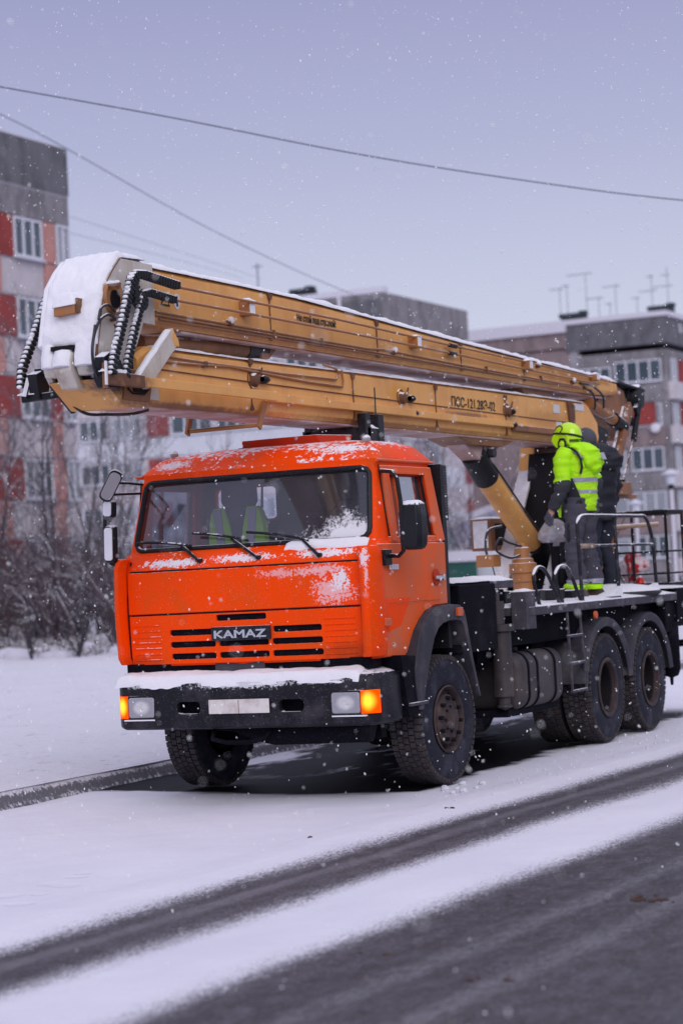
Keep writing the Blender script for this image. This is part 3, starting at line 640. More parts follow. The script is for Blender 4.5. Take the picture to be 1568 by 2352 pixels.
# ---------------- wheels
def wheel(x, y, sg, front, steer=0):
    """x: outer face of the tyre; sg +1 near side"""
    R0 = .519; wdt = .285
    org = Vector((x - sg * wdt / 2, y, R0)); Mx = Matrix.Rotation(steer, 3, 'Z')
    ax = Mx @ Vector((sg, 0, 0))
    prof = [(.262, .118), (.29, .136), (.33, .143), (.38, .146), (.43, .142), (.47, .134), (.497, .124), (.506, .112), (.507, 0), (.506, -.112), (.497, -.124), (.47, -.134), (.40, -.146), (.30, -.138), (.262, -.118)]
    mb = MB().lathe(prof, org, ax, 72)
    w = mb.build('wheel_tyre', m_tyre, T, smooth=50)
    tb = MB(); a = ax.orthogonal().normalized()
    e1 = Vector((0, 0, 1)); e2 = ax.cross(e1)
    ncol = 5; nb = 58
    for c in range(ncol):
        cw = (c - 2) * .0505; wd = .043 if abs(c - 2) < 2 else .050
        for k in range(nb):
            th = 2 * math.pi * (k + (.5 if c % 2 else 0) + .12 * math.sin(c * 2.2)) / nb; rad = e1 * math.cos(th) + e2 * math.sin(th); tan = -e1 * math.sin(th) + e2 * math.cos(th)
            rr = .511 if abs(c - 2) < 2 else .506
            sk = .25 * (c - 2)
            M3 = Matrix((ax, (tan + ax * 0).normalized(), rad)).transposed()
            tb.obox(org + ax * (cw * (1.06 if abs(c - 2) == 2 else 1)) + rad * rr, (wd, 2 * math.pi * .51 / nb - .011, .016), M3)
            if abs(c - 2) == 2 and k % 1 == 0:
                s_ = 1 if c > 2 else -1
                tb.obox(org + ax * (s_ * .128) + rad * .489, (.022, 2 * math.pi * .5 / nb - .017, .030), M3)
    tb.build('tread', m_tread, w, smooth=0)
    if front:
        rp = [(.263, .125), (.272, .14), (.262, .150), (.250, .135), (.243, .10), (.235, .085), (.215, .082), (.205, .10), (.198, .128), (.165, .145), (.150, .147), (.125, .145), (.118, .150), (.105, .152), (.09, .155), (.082, .185), (.06, .197), (0, .20)]
        rm = MB().lathe(rp, org, ax, 48).build('rim', m_rim, w, smooth=40)
        bl = MB()
        for k in range(10):
            th = 2 * math.pi * (k + .3) / 10; rad = e1 * math.cos(th) + e2 * math.sin(th)
            bl.cyl(org + ax * .135 + rad * .172, org + ax * .178 + rad * .172, .0165, 8)
        for k in range(8):
            th = 2 * math.pi * k / 8; rad = e1 * math.cos(th) + e2 * math.sin(th)
            bl.cyl(org + ax * .15 + rad * .101, org + ax * .168 + rad * .101, .009, 6)
        for k in range(5):
            th = 2 * math.pi * (k + .5) / 5; rad = e1 * math.cos(th) + e2 * math.sin(th); tan = -e1 * math.sin(th) + e2 * math.cos(th)
            bl.obox(org + ax * .090 + rad * .222, (.02, .055, .02), Matrix((ax, tan, rad)).transposed())
        bl.build('wheel_bolt', m_bolt, rm, smooth=50)
    else:
        rp = [(.263, .125), (.282, .138), (.283, .150), (.262, .156), (.245, .145), (.238, .11), (.235, .09)]
        rm = MB().lathe(rp, org, ax, 48).build('rim', m_rim, w, smooth=40)
        MB().lathe([(.2355, .10), (.233, .0), (.228, -.09), (.205, -.115), (.12, -.12), (.115, -.05), (.10, .0), (.085, .02), (.07, .045), (0, .05)], org, ax, 48).build('rim_dish', m_bolt, rm, smooth=40)
        bl = MB()
        for k in range(10):
            th = 2 * math.pi * (k + .3) / 10; rad = e1 * math.cos(th) + e2 * math.sin(th)
            bl.cyl(org - ax * .13 + rad * .165, org - ax * .07 + rad * .165, .017, 8)
        bl.build('wheel_bolt', m_bolt, rm, smooth=50)
    return w
FY, R1, R2 = 1.353, 5.06, 6.38
wheel(1.165, FY, 1, True, R(-2.5)); wheel(-1.165, FY, -1, True, R(-2.5))
for yy in (R1, R2):
    for sg in (1, -1):
        wheel(sg * 1.23, yy, sg, False); wheel(sg * .905, yy, sg, False)
MB().cyl((-1.0, FY, .50), (1.0, FY, .50), .06, 12).cyl((-.9, FY, .50), (-1.02, FY, .50), .20, 24).cyl((.9, FY, .50), (1.02, FY, .50), .20, 24).build('axle', m_frame, T)
for yy in (R1, R2): MB().cyl((-1.1, yy, .52), (1.1, yy, .52), .085, 12).sphere((0, yy, .54), .24, 14, 8).build('axle', m_frame, T)
# chassis rails, cross members, engine mass
ch = MB()
for sg in (-1, 1): ch.box(sg * .43 - .04, sg * .43 + .04, .25, 7.5, .80, 1.06)
for y in (.5, 1.9, 2.6, 3.4, 4.4, 5.7, 7.0): ch.box(-.40, .40, y, y + .12, .82, 1.02)
ch.box(-.38, .38, .35, 1.75, .62, 1.15); ch.cyl((0, 1.9, .72), (0, 4.9, .62), .055, 10); ch.cyl((0, 1.6, .85), (0, 2.3, .8), .24, 14)
ch.build('chassis', m_frame, T, bevel=.01)
ft = MB(); ft.box(.86, .88, .7, 1.9, .75, 1.40); ft.box(-.88, -.86, .7, 1.9, .75, 1.40)
ft.build('inner_wheel_arch', m_frame, T)
# mudguard arcs over rear wheels
for sg in (1, -1):
    for yy in (R1, R2):
        mb = MB(); secs = []
        for k in range(21):
            a = R(180 - 8 - 164 * k / 20) if True else 0
            ro, ri = .70, .60
            cyv, czv = yy + .02, .50
            oz = lambda r_: (cyv + r_ * math.cos(a) * 1.02, czv + r_ * math.sin(a) * 1.0)
            o1, o2, o3 = oz(ro - .012), oz(ro - .02), oz(ri)
            secs.append([(sg * .62, *oz(ro)), (sg * 1.235, *o1), (sg * 1.25, *o2), (sg * 1.255, *oz((ro + ri) / 2 + .01)), (sg * 1.24, *o3), (sg * 1.228, *o3), (sg * 1.228, *oz(ro - .05)), (sg * .62, *oz(ro - .02))])
        mb.loft(secs).build('rear_mudguard', m_black_dusty, T, smooth=50)
# dark boxes behind the cab
bx = MB().box(.50, 1.16, 1.70, 2.50, 1.02, 1.58); bx.box(.50, 1.02, 2.5, 3.05, 1.05, 1.52)
bx.build('tool_cabinet', m_frame, T, bevel=.012)
MB().box(.30, 1.10, 2.44, 3.08, 1.53, 1.60).build('outrigger_beam', m_deck, T, bevel=.01)
MB().box(-1.12, 1.13, 1.60, 2.46, 1.575, 1.60).build('front_deck', m_frame, T, bevel=.005)
snow_strip('front_deck_snow', lambda u, w: (1.13 - 2.2 * w, 1.62 + .86 * u, 1.602), .9, 26, 10, .03, T, seed=21, rag=.02, fall=.1)
snow_strip('front_deck_snow', lambda u, w: (1.09 - .78 * w, 2.46 + .62 * u, 1.602), .7, 22, 8, .03, T, seed=22, rag=.02, fall=.1)
# frost jack (outrigger leg)
jk = MB().cyl((1.10, 2.72, 1.16), (1.10, 2.72, .60), .085, 22); jk.cyl((1.10, 2.72, .60), (1.10, 2.72, .50), .05, 14); jk.cyl((1.10, 2.72, 1.22), (1.10, 2.72, 1.16), .115, 22); jk.cyl((1.10, 2.66, 1.42), (1.10, 2.66, 1.22), .06, 14); jk.box(1.06, 1.12, 2.62, 2.68, 1.42, 1.49); jk.lathe([(0, 0), (.06, 0), (.065, -.02), (0, -.05)], (1.10, 2.72, .53), (0, 0, 1), 16)
jk.build('outrigger_jack', m_tank, T, bevel=.004)
MB().box(.55, 1.06, 1.90, 2.6, 1.10, 1.18).build('jack_beam', m_black_dusty, T, bevel=.01)
cp_ = MB().box(1.10, 1.25, 2.98, 3.20, 1.16, 1.49).build('jack_controls_box', m_deck, T, bevel=.008)
snow_strip('controls_box_snow', lambda u, w: (1.25 - .15 * w, 2.98 + .22 * u, 1.492), .22, 10, 4, .02, cp_, seed=33)
# fuel tank
tk = MB(); pr = rrect(.62, 1.215, .47, .965, .13, n=6)
tk.loft([[(x * k + (1 - k) * .92, y, z * k + (1 - k) * .72) for x, z in pr] for y, k in ((2.86, .80), (2.885, .95), (2.92, 1), (3.86, 1), (3.90, .95), (3.92, .80))])
tank = tk.build('fuel_tank', m_tank, T, smooth=50)
for y in (3.0, 3.22, 3.66):
    MB().loft([[(x * 1.0 + (x - .92) * .03, yy, z + (z - .72) * .03) for x, z in pr] for yy in (y, y + .035)]).build('tank_strap', m_frame, tank, smooth=50)
MB().cyl((.95, 3.33, .95), (.95, 3.33, 1.0), .05, 14).build('fuel_cap', m_tank, tank)
MB().prism([(2.72, .42), (3.0, .42), (3.95, .42), (3.98, .48), (2.75, .48)], 'x', .55, 1.12).build('tank_bracket', m_frame, T)
# deck (bed)
dk = MB().box(-1.20, 1.20, 3.0, 7.32, 1.28, 1.355).build('deck', m_deck, T, bevel=.006)
MB().box(1.195, 1.255, 3.03, 7.34, 1.275, 1.352).build('deck_edge_rail', m_deck, dk, bevel=.008)
MB().box(-1.255, -1.195, 3.03, 7.34, 1.275, 1.352).build('deck_edge_rail', m_deck, dk, bevel=.008)
snow_strip('deck_snow', lambda u, w: (1.235 - 2.45 * w, 3.02 + 4.30 * u, 1.354), 4.3, 150, 16, .028, T, seed=41, rag=.006, fall=.03)
fb = MB()
fb.box(-1.15, 1.08, 3.0, 7.4, 1.02, 1.275); fb.box(-1.0, 1.0, 2.4, 3.1, .9, 1.4); fb.box(-1.0, .55, 3.1, 4.4, .62, 1.0); fb.box(.55, .90, 3.95, 4.32, .70, 1.02); fb.box(.5, 1.05, 5.55, 5.9, .72, 1.05)
fb.build('subframe', m_frame, T)
MB().lathe([(0, .02), (.035, .02), (.038, 0)], (1.255, 4.72, 1.22), (1, 0, 0), 14).build('side_reflector', m_orange_lens, T)
# ladder
ld = MB(); ld.bar((1.235, 4.02, 1.28), (1.235, 4.06, .53), .025, .02); ld.bar((1.235, 4.36, 1.28), (1.235, 4.44, .52), .025, .02)
for z in (1.05, .80, .545): ld.bar((1.235, 4.0 + (1.3 - z) * .06, z), (1.235, 4.37 + (1.3 - z) * .09, z), .03, .025)
ld.build('side_ladder', m_deck, T, bevel=.004)
# hoop handles and guard rail
def rail(name, pts, r, mat=m_deck):
    P = [Vector(p) for p in pts]
    # smooth corners (Catmull-Rom)
    out = []
    for i in range(len(P) - 1):
        a = P[max(0, i - 1)]; b = P[i]; c = P[i + 1]; d = P[min(len(P) - 1, i + 2)]
        for k in range(5):
            t = k / 5; out.append(.5 * ((2 * b) + (c - a) * t + (2 * a - 5 * b + 4 * c - d) * t * t + (3 * b - a - 3 * c + d) * t ** 3))
    out.append(P[-1])
    return MB().tube(out, r, 8).build(name, mat, T, smooth=60)
m_rail = M('dark_railing_paint', (.022, .022, .03), .5, spec=.2, var=.4, dirt=(.12, .115, .13), da=.35, ds=6, snow=.62, sn_fine=.15)
rail('grab_hoop', [(1.2, 3.43, 1.35), (1.2, 3.32, 1.55), (1.2, 3.33, 1.64), (1.2, 3.42, 1.69), (1.2, 3.56, 1.68), (1.2, 3.70, 1.60), (1.2, 3.82, 1.48), (1.2, 3.95, 1.35)], .018, m_rail)
rail('grab_hoop', [(1.2, 4.02, 1.36), (1.2, 3.87, 1.55), (1.2, 3.89, 1.64), (1.2, 4.0, 1.69), (1.2, 4.16, 1.68), (1.2, 4.31, 1.58), (1.2, 4.43, 1.45), (1.2, 4.54, 1.35)], .018, m_rail)
gr = rail('guard_rail', [(1.2, 4.56, 1.36), (1.2, 4.53, 1.8), (1.2, 4.52, 2.03), (1.2, 4.57, 2.12), (1.2, 4.70, 2.155), (1.2, 5.1, 2.157), (1.2, 5.6, 2.157), (1.2, 6.3, 2.157), (1.2, 6.56, 2.15), (1.2, 6.70, 2.05), (1.2, 6.79, 1.88), (1.2, 6.82, 1.6), (1.2, 6.84, 1.36)], .019, m_rail)
MB().tube([(1.2, 4.54, 1.87), (1.2, 6.79, 1.87)], .014, 8).build('mid_rail', m_rail, gr)
MB().tube([(1.2, 5.61, 2.15), (1.2, 5.63, 1.35)], .019, 8).build('rail_post', m_rail, gr)
MB().tube([(1.2, 4.56, 1.87), (1.2, 4.95, 1.87)], .023, 8).build('tape_wrapping', M('dirty_tape', (.42, .33, .27), .8, dirt=(.2, .12, .08)), gr)
for y in (5.50, 6.68):
    MB().loft([[(1.2 - .12 * k, y - .12 * k, 1.375), (1.2 + .03, y - .12 * k, 1.375), (1.2 + .03, y + .12 * k, 1.375), (1.2 - .12 * k, y + .12 * k, 1.375)] if z == 0 else [(1.2 - .02, y + .11, 1.47), (1.2 + .02, y + .11, 1.47), (1.2 + .02, y + .15, 1.47), (1.2 - .02, y + .15, 1.47)] for z, k in ((0, 1.4), (1, .3))]).build('post_foot_snow', m_snow, T, smooth=60)
# deck hatch / dish covered with snow, chain and clutter
MB().lathe([(0, .085), (.25, .075), (.44, .045), (.52, .012), (.52, -.03)], (.78, 6.55, 1.40), (0, 0, 1), 30).build('snowy_deck_lid', m_snow, T, smooth=60)
MB().lathe([(0, .0), (.53, .0), (.54, -.02), (.50, -.05), (0, -.05)], (.78, 6.55, 1.40), (0, 0, 1), 30).build('deck_lid_rim', m_black, T, smooth=60)
cl = MB(); random.seed(3)
for k in range(16):
    x, y = random.uniform(.3, 1.05), random.uniform(3.2, 4.9); cl.obox((x, y, 1.40 + random.uniform(0, .04)), (random.uniform(.05, .2), random.uniform(.1, .4), random.uniform(.04, .12)), Matrix.Rotation(random.uniform(0, 3), 3, 'Z'))
cl.box(.2, .95, 3.25, 3.35, 1.36, 1.50); cl.box(.25, .9, 4.15, 4.22, 1.36, 1.47)
cl.build('deck_fittings', m_drag, T, bevel=.008)
MB().cyl((.45, 3.45, 1.47), (.95, 3.62, 1.44), .05, 12).build('deck_hose_reel', m_black, T)
MB().tube([(1.03, 3.28, 1.41), (1.10, 3.5, 1.40), (1.06, 3.75, 1.41), (.92, 3.9, 1.42), (.8, 3.7, 1.42), (.9, 3.4, 1.42)], .018, 8).build('deck_hose', m_rubber, T)
# rear jack and rear frame
rj = MB().box(.98, 1.22, 7.02, 7.34, .95, 1.27); rj.box(.7, 1.25, 7.34, 7.62, .30 + .7, 1.40); rj.cyl((1.16, 7.30, 1.05), (1.16, 7.30, .56), .10, 20); rj.lathe([(0, 0), (.10, 0), (.075, -.07), (.02, -.09), (.015, -.17), (0, -.17)], (1.16, 7.30, .56), (0, 0, 1), 18)
rj.build('rear_outrigger_jack', m_frame, T, bevel=.008)
MB().box(.96, 1.16, 6.98, 7.0, .55, .95).build('mud_flap', m_black, T)
MB().box(-1.2, 1.22, 7.34, 8.3, 1.10, 1.40).build('rear_frame', m_frame, T, bevel=.01)
snow_strip('rear_frame_snow', lambda u, w: (1.2 - 2.4 * w, 7.40 + .88 * u, 1.402), .9, 20, 10, .03, T, seed=52)
rail('rear_bumper_bar', [(1.1, 8.3, 1.05), (1.1, 8.35, .8), (0, 8.35, .8), (-1.1, 8.35, .8)], .04, m_frame)
# ================================================================ BOOM (parts of the truck)
XB = .21
lb = MB(); c = .03
def boom_ring(y, z0, z1, h=XB, ch=.035):
    return [(-h, y, z0 + ch), (-h + ch, y, z0), (h - ch, y, z0), (h, y, z0 + ch), (h + .006, y, z0 + (z1 - z0) * .32), (h, y, z0 + (z1 - z0) * .55), (h, y, z1 - ch), (h - ch, y, z1), (-h + ch, y, z1), (-h, y, z1 - ch)]
lower = MB().loft([boom_ring(y, z0, z1) for y, z0, z1 in ((-1.62, 2.99, 3.33), (-1.45, 2.975, 3.405), (0, 2.985, 3.41), (2, 2.99, 3.43), (5, 2.99, 3.445), (7.45, 2.99, 3.46), (7.85, 2.99, 3.46), (8.15, 3.02, 3.28), (8.1, 3.0, 3.05))]).build('lower_boom', m_boom, T, smooth=30, bevel=.01)
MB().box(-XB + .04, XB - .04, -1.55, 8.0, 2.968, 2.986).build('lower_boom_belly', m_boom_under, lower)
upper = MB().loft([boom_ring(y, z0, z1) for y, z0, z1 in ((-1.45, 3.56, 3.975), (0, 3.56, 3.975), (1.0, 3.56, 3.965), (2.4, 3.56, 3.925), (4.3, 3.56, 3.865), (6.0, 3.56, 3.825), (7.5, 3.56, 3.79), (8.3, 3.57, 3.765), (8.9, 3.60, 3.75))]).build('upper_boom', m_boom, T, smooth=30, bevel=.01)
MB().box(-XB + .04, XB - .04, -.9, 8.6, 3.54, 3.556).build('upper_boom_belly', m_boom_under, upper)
def zt(y): return lerp([(-1.45, 3.975), (0, 3.975), (1, 3.965), (2.4, 3.925), (4.3, 3.865), (6, 3.825), (7.5, 3.79), (8.9, 3.75)], y)
snow_strip('upper_boom_snow', lambda u, w: (XB + .008 - (2 * XB + .016) * w, -1.80 + 10.7 * u, zt(-1.8 + 10.7 * u) - .004), 10, 260, 8, .045, upper, seed=61, rag=.02, fall=.14)
snow_strip('lower_boom_snow', lambda u, w: (XB + .008 - (2 * XB + .016) * w, -1.30 + 9.0 * u, lerp([(-1.45, 3.405), (0, 3.41), (2, 3.43), (5, 3.445), (7.45, 3.46)], -1.3 + 9 * u) - .004), 9, 220, 6, .026, lower, seed=62, rag=.03, fall=.2)
# rust weld seams, pads, trim on the near side
def seam(par, y, z0, z1, w=.012, top=True):
    mb = MB().box(XB + .001, XB + .010, y - w / 2, y + w / 2, z0, z1)
    if top: mb.prism([(y - .035, z1 - .01), (y + .035, z1 - .01), (y + .018, z1 - .055), (y - .018, z1 - .055)], 'x', XB + .002, XB + .02)
    mb.prism([(y - .03, z0 + .005), (y + .03, z0 + .005), (y, z0 + .06)], 'x', XB + .002, XB + .014)
    mb.build('weld_seam', m_rust, par)
for y in (.05, 1.88, 3.64, 5.38): seam(lower, y, 3.01, 3.42)
for y in (.43, 2.42, 4.30, 5.95): seam(upper, y, 3.58, zt(y) - .01)
lines = MB(); lines.tube([(XB + .007, -1.30, 3.245), (XB + .007, .05, 3.235), (XB + .007, 3, 3.225), (XB + .007, 7.3, 3.215)], .005, 5); lines.build('side_seam_line', m_rust, lower)
l2 = MB().box(XB + .002, XB + .016, -1.30, 8.0, 3.600, 3.612).build('side_seam_line', m_boom_dark, upper)
# square rail under the side of the lower boom
sr = MB().box(.315, .345, -2.20, .24, 3.085, 3.155); sr.build('sliding_rail', m_boom, T, bevel=.006)
MB().box(.31, .35, -2.24, -1.75, 3.075, 3.165).build('rail_end', m_rust, T, bevel=.008)
MB().box(.215, .275, .24, 3.05, 3.09, 3.155).build('lower_side_rail', m_boom, lower, bevel=.006)
MB().box(.215, .27, 3.05, 5.45, 3.09, 3.15).build('lower_side_rail', m_boom, lower, bevel=.006)
MB().box(.215, .265, 5.5, 7.7, 3.06, 3.12).build('lower_side_rail', m_boom_dark, lower, bevel=.006)
for y, z in ((.29, 3.125), (3.07, 3.125), (5.5, 3.12), (.20, 3.26), (3.0, 3.255), (5.46, 3.25)):
    MB().lathe([(0, .11), (.008, .105), (.03, .04), (.034, .0), (.02, -.02)], (.245 if z < 3.2 else .25, y, z), (0, 1, 0), 10).build('rod_cone_end', m_black, T)
for y in (.10, 2.88, 5.42):
    mb = MB().lathe([(.0, .05), (.02, .05), (.045, .04), (.055, .0)], (XB, y, 3.255), (1, 0, 0), 16); mb.lathe([(.062, .0), (.072, .012), (.075, .0)], (XB, y - .02, 3.26), (1, 0, 0), 18); mb.bar((XB + .03, y, 3.2), (XB + .03, y + .1, 3.35), .012, .012)
    mb.build('pulley_pin', m_rust, T)
# pipes and rods along booms
def pipe(pts, r, mat, name='boom_pipe', par=T): return MB().tube(pts, r, 7).build(name, mat, par, smooth=60)
pipe([(.33, -1.28, 3.835), (.31, -.04, 3.835), (.30, 1.48, 3.83), (.275, 3.05, 3.81), (.26, 4.05, 3.80), (.25, 6.0, 3.775), (.24, 8.6, 3.73)], .011, m_ochre2, 'tension_rod')
pipe([(.33, -1.28, 3.735), (.31, -.04, 3.74), (.30, 1.48, 3.735), (.275, 3.05, 3.73), (.26, 4.05, 3.725), (.25, 6.0, 3.70), (.24, 8.2, 3.68)], .011, m_ochre2, 'tension_rod')
pipe([(.225, -1.35, 3.655), (.225, .4, 3.65), (.225, 2.2, 3.645), (.225, 2.5, 3.66), (.225, 4.2, 3.64), (.225, 7.6, 3.62)], .009, m_ochre2)
pipe([(.225, -1.35, 3.628), (.225, 2.2, 3.622), (.225, 7.6, 3.60)], .008, m_boom_dark)
pipe([(.225, -1.33, 3.345), (.225, -.68, 3.335), (.225, .15, 3.335), (.225, .55, 3.33), (.225, 1.55, 3.34), (.225, 1.60, 3.39), (.225, 1.56, 3.43), (.18, 1.4, 3.46)], .009, m_ochre2)
pipe([(.225, -1.36, 3.30), (.225, -.9, 3.31), (.225, -.68, 3.315), (.225, -.3, 3.33), (.225, .15, 3.315), (.225, 1.0, 3.29), (.225, 1.66, 3.285), (.225, 1.68, 3.34), (.225, 1.66, 3.43)], .009, m_ochre2)
for y in (-.68,): MB().box(.212, .245, y - .022, y + .022, 3.30, 3.345).build('pipe_clamp', m_rust, lower, bevel=.004)
for y in (.45, 1.3, 4.9, 6.4): MB().box(.212, .24, y - .012, y + .012, 3.61, 3.665).build('pipe_clamp', m_rust, upper)
for y, k in ((-.02, 1), (3.15, .9), (5.95, .8), (8.0, .6)):
    z = 3.79 if y < 1 else 3.765 if y < 4 else 3.74
    b = MB().box(.212, .30, y - .05, y + .05, z - .055 * k, z + .06 * k).build('rod_guide_block', m_ochre2, upper, bevel=.006)
    MB().box(.30, .303, y - .04, y + .04, z - .04 * k, z + .05 * k).build('block_face_snow', m_snow, b)
    snow_strip('block_snow', lambda u, w: (.305 - .09 * w, y - .055 + .11 * u, z + .06 * k), .11, 6, 3, .02, b, seed=y)
for y, z in ((4.0, 3.80), (3.98, 3.725)): MB().cyl((.262, y - .07, z), (.258, y + .09, z - .003), .022, 8).build('turnbuckle', m_black, T)
for y, z in ((-.27, 3.665), (2.72, 3.655), (7.35, 3.66), (6.32, 3.77)):
    b = MB().cyl((.215, y, z), (.255, y, z), .028, 12).build('hook_lug', m_rust, upper)
    MB().sphere((.245, y, z + .015), .03, 8, 5).build('lug_snow', m_snow, b, smooth=80)
# hose near mid
text('Не стой под стрелой!', 'boom_warning_text', m_ink, upper, (XB + .0075, .90, 3.765), (0, 1, 0), (0, 0, 1), .71, .075, .0012, bold=.012)
text('ПСС-121.28Э-02', 'boom_model_text', m_ink, lower, (XB + .0055, 4.02, 3.238), (0, 1, 0), (0, 0, 1), 1.09, .098, .0012, bold=.004)
# warning decals
MB().prism([(-1.265, 3.71), (-1.13, 3.71), (-1.20, 3.81)], 'x', XB + .006, XB + .0090).build('warning_triangle_border', m_ink, upper)
MB().prism([(-1.24, 3.722), (-1.155, 3.722), (-1.20, 3.787)], 'x', XB + .006, XB + .0105).build('warning_triangle', m_boom, upper)
MB().prism([(-1.205, 3.735), (-1.192, 3.735), (-1.190, 3.77), (-1.207, 3.77)], 'x', XB + .006, XB + .012).build('warning_mark', m_ink, upper)
wd = MB().prism([(-1.03 + .045 * math.cos(a), 3.757 + .058 * math.sin(a)) for a in [2 * math.pi * k / 24 for k in range(24)]], 'x', XB + .006, XB + .0095).build('warning_disc', m_white, upper)
mb = MB().prism([(-1.042, 3.72), (-1.018, 3.72), (-1.022, 3.775), (-1.038, 3.775)], 'x', XB + .006, XB + .0115); mb.prism([(-1.03 + .011 * math.cos(a), 3.788 + .011 * math.sin(a)) for a in [2 * math.pi * k / 10 for k in range(10)]], 'x', XB + .006, XB + .0115)
mb.build('warning_figure', m_ink, wd)
for y, z, h, w in ((6.77, 3.345, .09, .17), (7.43, 3.395, .07, .28), (6.83, 3.19, .05, .14)):
    MB().box(XB + .002, XB + .006, y - .01, y + w, z - h / 2, z + h / 2).build('boom_sticker', m_white, lower)
for y in (7.22, 7.30): MB().prism([(y - .06, 3.44), (y + .06, 3.40), (y + .05, 3.22), (y, 3.2)], 'x', XB + .002, XB + .03).build('rust_bracket', m_rust, lower)
# cream coloured head plates
NEAR = [(-1.795, 3.99), (-1.90, 3.90), (-2.02, 3.77), (-2.07, 3.60), (-2.11, 3.45), (-2.145, 3.33), (-2.15, 3.22), (-2.10, 3.14), (-1.86, 3.12), (-1.62, 3.40), (-1.52, 3.56), (-1.36, 3.555), (-1.36, 3.99)]
hd = MB().prism(NEAR, 'x', XB - .03, XB + .012).build('boom_head_plate', m_cream, T, bevel=.006)
MB().prism(NEAR, 'x', -XB - .012, -XB + .03).build('boom_head_plate', m_cream, T, bevel=.006)
MB().tube([(XB + .004, y, z) for y, z in NEAR[:7]], .011, 6).build('head_edge_weld', m_rust, hd)
front = [(-1.795, 3.985), (-1.90, 3.90), (-2.02, 3.77), (-2.07, 3.60), (-2.11, 3.45), (-2.135, 3.36)]
MB().loft([[(-XB - .012, y, z), (-XB - .012, y - .015, z + .012), (XB + .012, y - .015, z + .012), (XB + .012, y, z)] for y, z in front]).build('head_cover', m_cream, T, smooth=30)
# snow sheet on the front of the head
FP = [Vector((0, y, z)) for y, z in [(-1.45, 4.0)] + front]
FL = [0]
for a, b in zip(FP, FP[1:]): FL.append(FL[-1] + (b - a).length)
def on_front(u):
    d = u * FL[-1]; k = 0
    while k < len(FL) - 2 and FL[k + 1] < d: k += 1
    t = (d - FL[k]) / (FL[k + 1] - FL[k]); p = FP[k].lerp(FP[k + 1], t); tg = (FP[k + 1] - FP[k]).normalized(); return p, Vector((0, -abs(tg.z), abs(tg.y)))
def snow_sheet(name, u0, u1, x0, x1, th, nu=40, nv=30, seed=0):
    mb = MB(); A = []; B = []
    for j in range(nv + 1):
        for i in range(nu + 1):
            u = u0 + (u1 - u0) * i / nu; x = x0 + (x1 - x0) * j / nv; p, nn = on_front(u)
            e = min(1, min(i, nu - i) / 3) * min(1, min(j, nv - j) / 2.5); n1 = noise.noise(Vector((x * 6, u * 7, seed))); n2 = noise.noise(Vector((x * 22, u * 25, seed)))
            x2 = x + (.010 * n2 if j in (0, nv) else 0)
            q = Vector((x2, p.y, p.z)); A.append(q + nn * (.016 + th * (e ** .5) * (1 + .6 * n1 + .35 * n2))); B.append(q + nn * .012)
    W_ = nu + 1; NN = len(A); fs = []
    for j in range(nv):
        for i in range(nu): k = j * W_ + i; fs.append((k, k + 1, k + W_ + 1, k + W_))
    for i in range(nu): fs.append((i, NN + i, NN + i + 1, i + 1)); k = nv * W_ + i; fs.append((k, k + 1, NN + k + 1, NN + k))
    for j in range(nv): k = j * W_; fs.append((k, k + W_, NN + k + W_, NN + k)); k += nu; fs.append((k, NN + k, NN + k + W_, k + W_))
    return mb.add(A + B, fs).build(name, m_snow, T, smooth=75)
snow_sheet('head_snow', .0, 1.0, -XB - .015, XB + .012, .038)
# left edge ridge, port box
MB().loft([[(-XB - .03, y + .01, z), (-XB - .03, y - .05, z + .02), (-XB + .005, y - .055, z + .025), (-XB + .01, y, z)] for y, z in front]).build('head_side_ridge', m_snow, T, smooth=40, bevel=.01)
pb = MB().loft([[(-.095, -2.00, 3.58), (.085, -2.00, 3.58), (.085, -2.0, 3.72), (-.095, -2.0, 3.72)], [(-.09, -2.19, 3.575), (.08, -2.19, 3.585), (.08, -2.19, 3.66), (-.09, -2.19, 3.66)]]).build('head_port_box', m_ochre2, T, bevel=.006)
MB().box(.0855, .098, -2.18, -2.06, 3.59, 3.69).build('port_shade_edge', m_rust, pb)  # dark strip painted in for the shading on the port box's right side
MB().loft([[(-.102, -2.20, z0), (-.09, -2.205, z0 - .004), (.07, -2.205, z0 + .004), (.09, -2.20, z0 + .012), (.088, -2.0, z0 + .03), (-.10, -2.0, z0 + .03)] if k == 0 else [(-.095 + .02 * k, -2.19 + .02 * k, z0), (-.08 + .02 * k, -2.195 + .02 * k, z0), (.06 - .02 * k, -2.195 + .02 * k, z0 + .004), (.08 - .02 * k, -2.18 + .02 * k, z0), (.08 - .02 * k, -2.0, z0 + .02), (-.09 + .02 * k, -2.0, z0 + .02)] for k, z0 in ((0, 3.635), (.3, 3.69), (1, 3.72), (2, 3.735))]).build('port_snow', m_snow, pb, smooth=70, bevel=.01, seg=3)
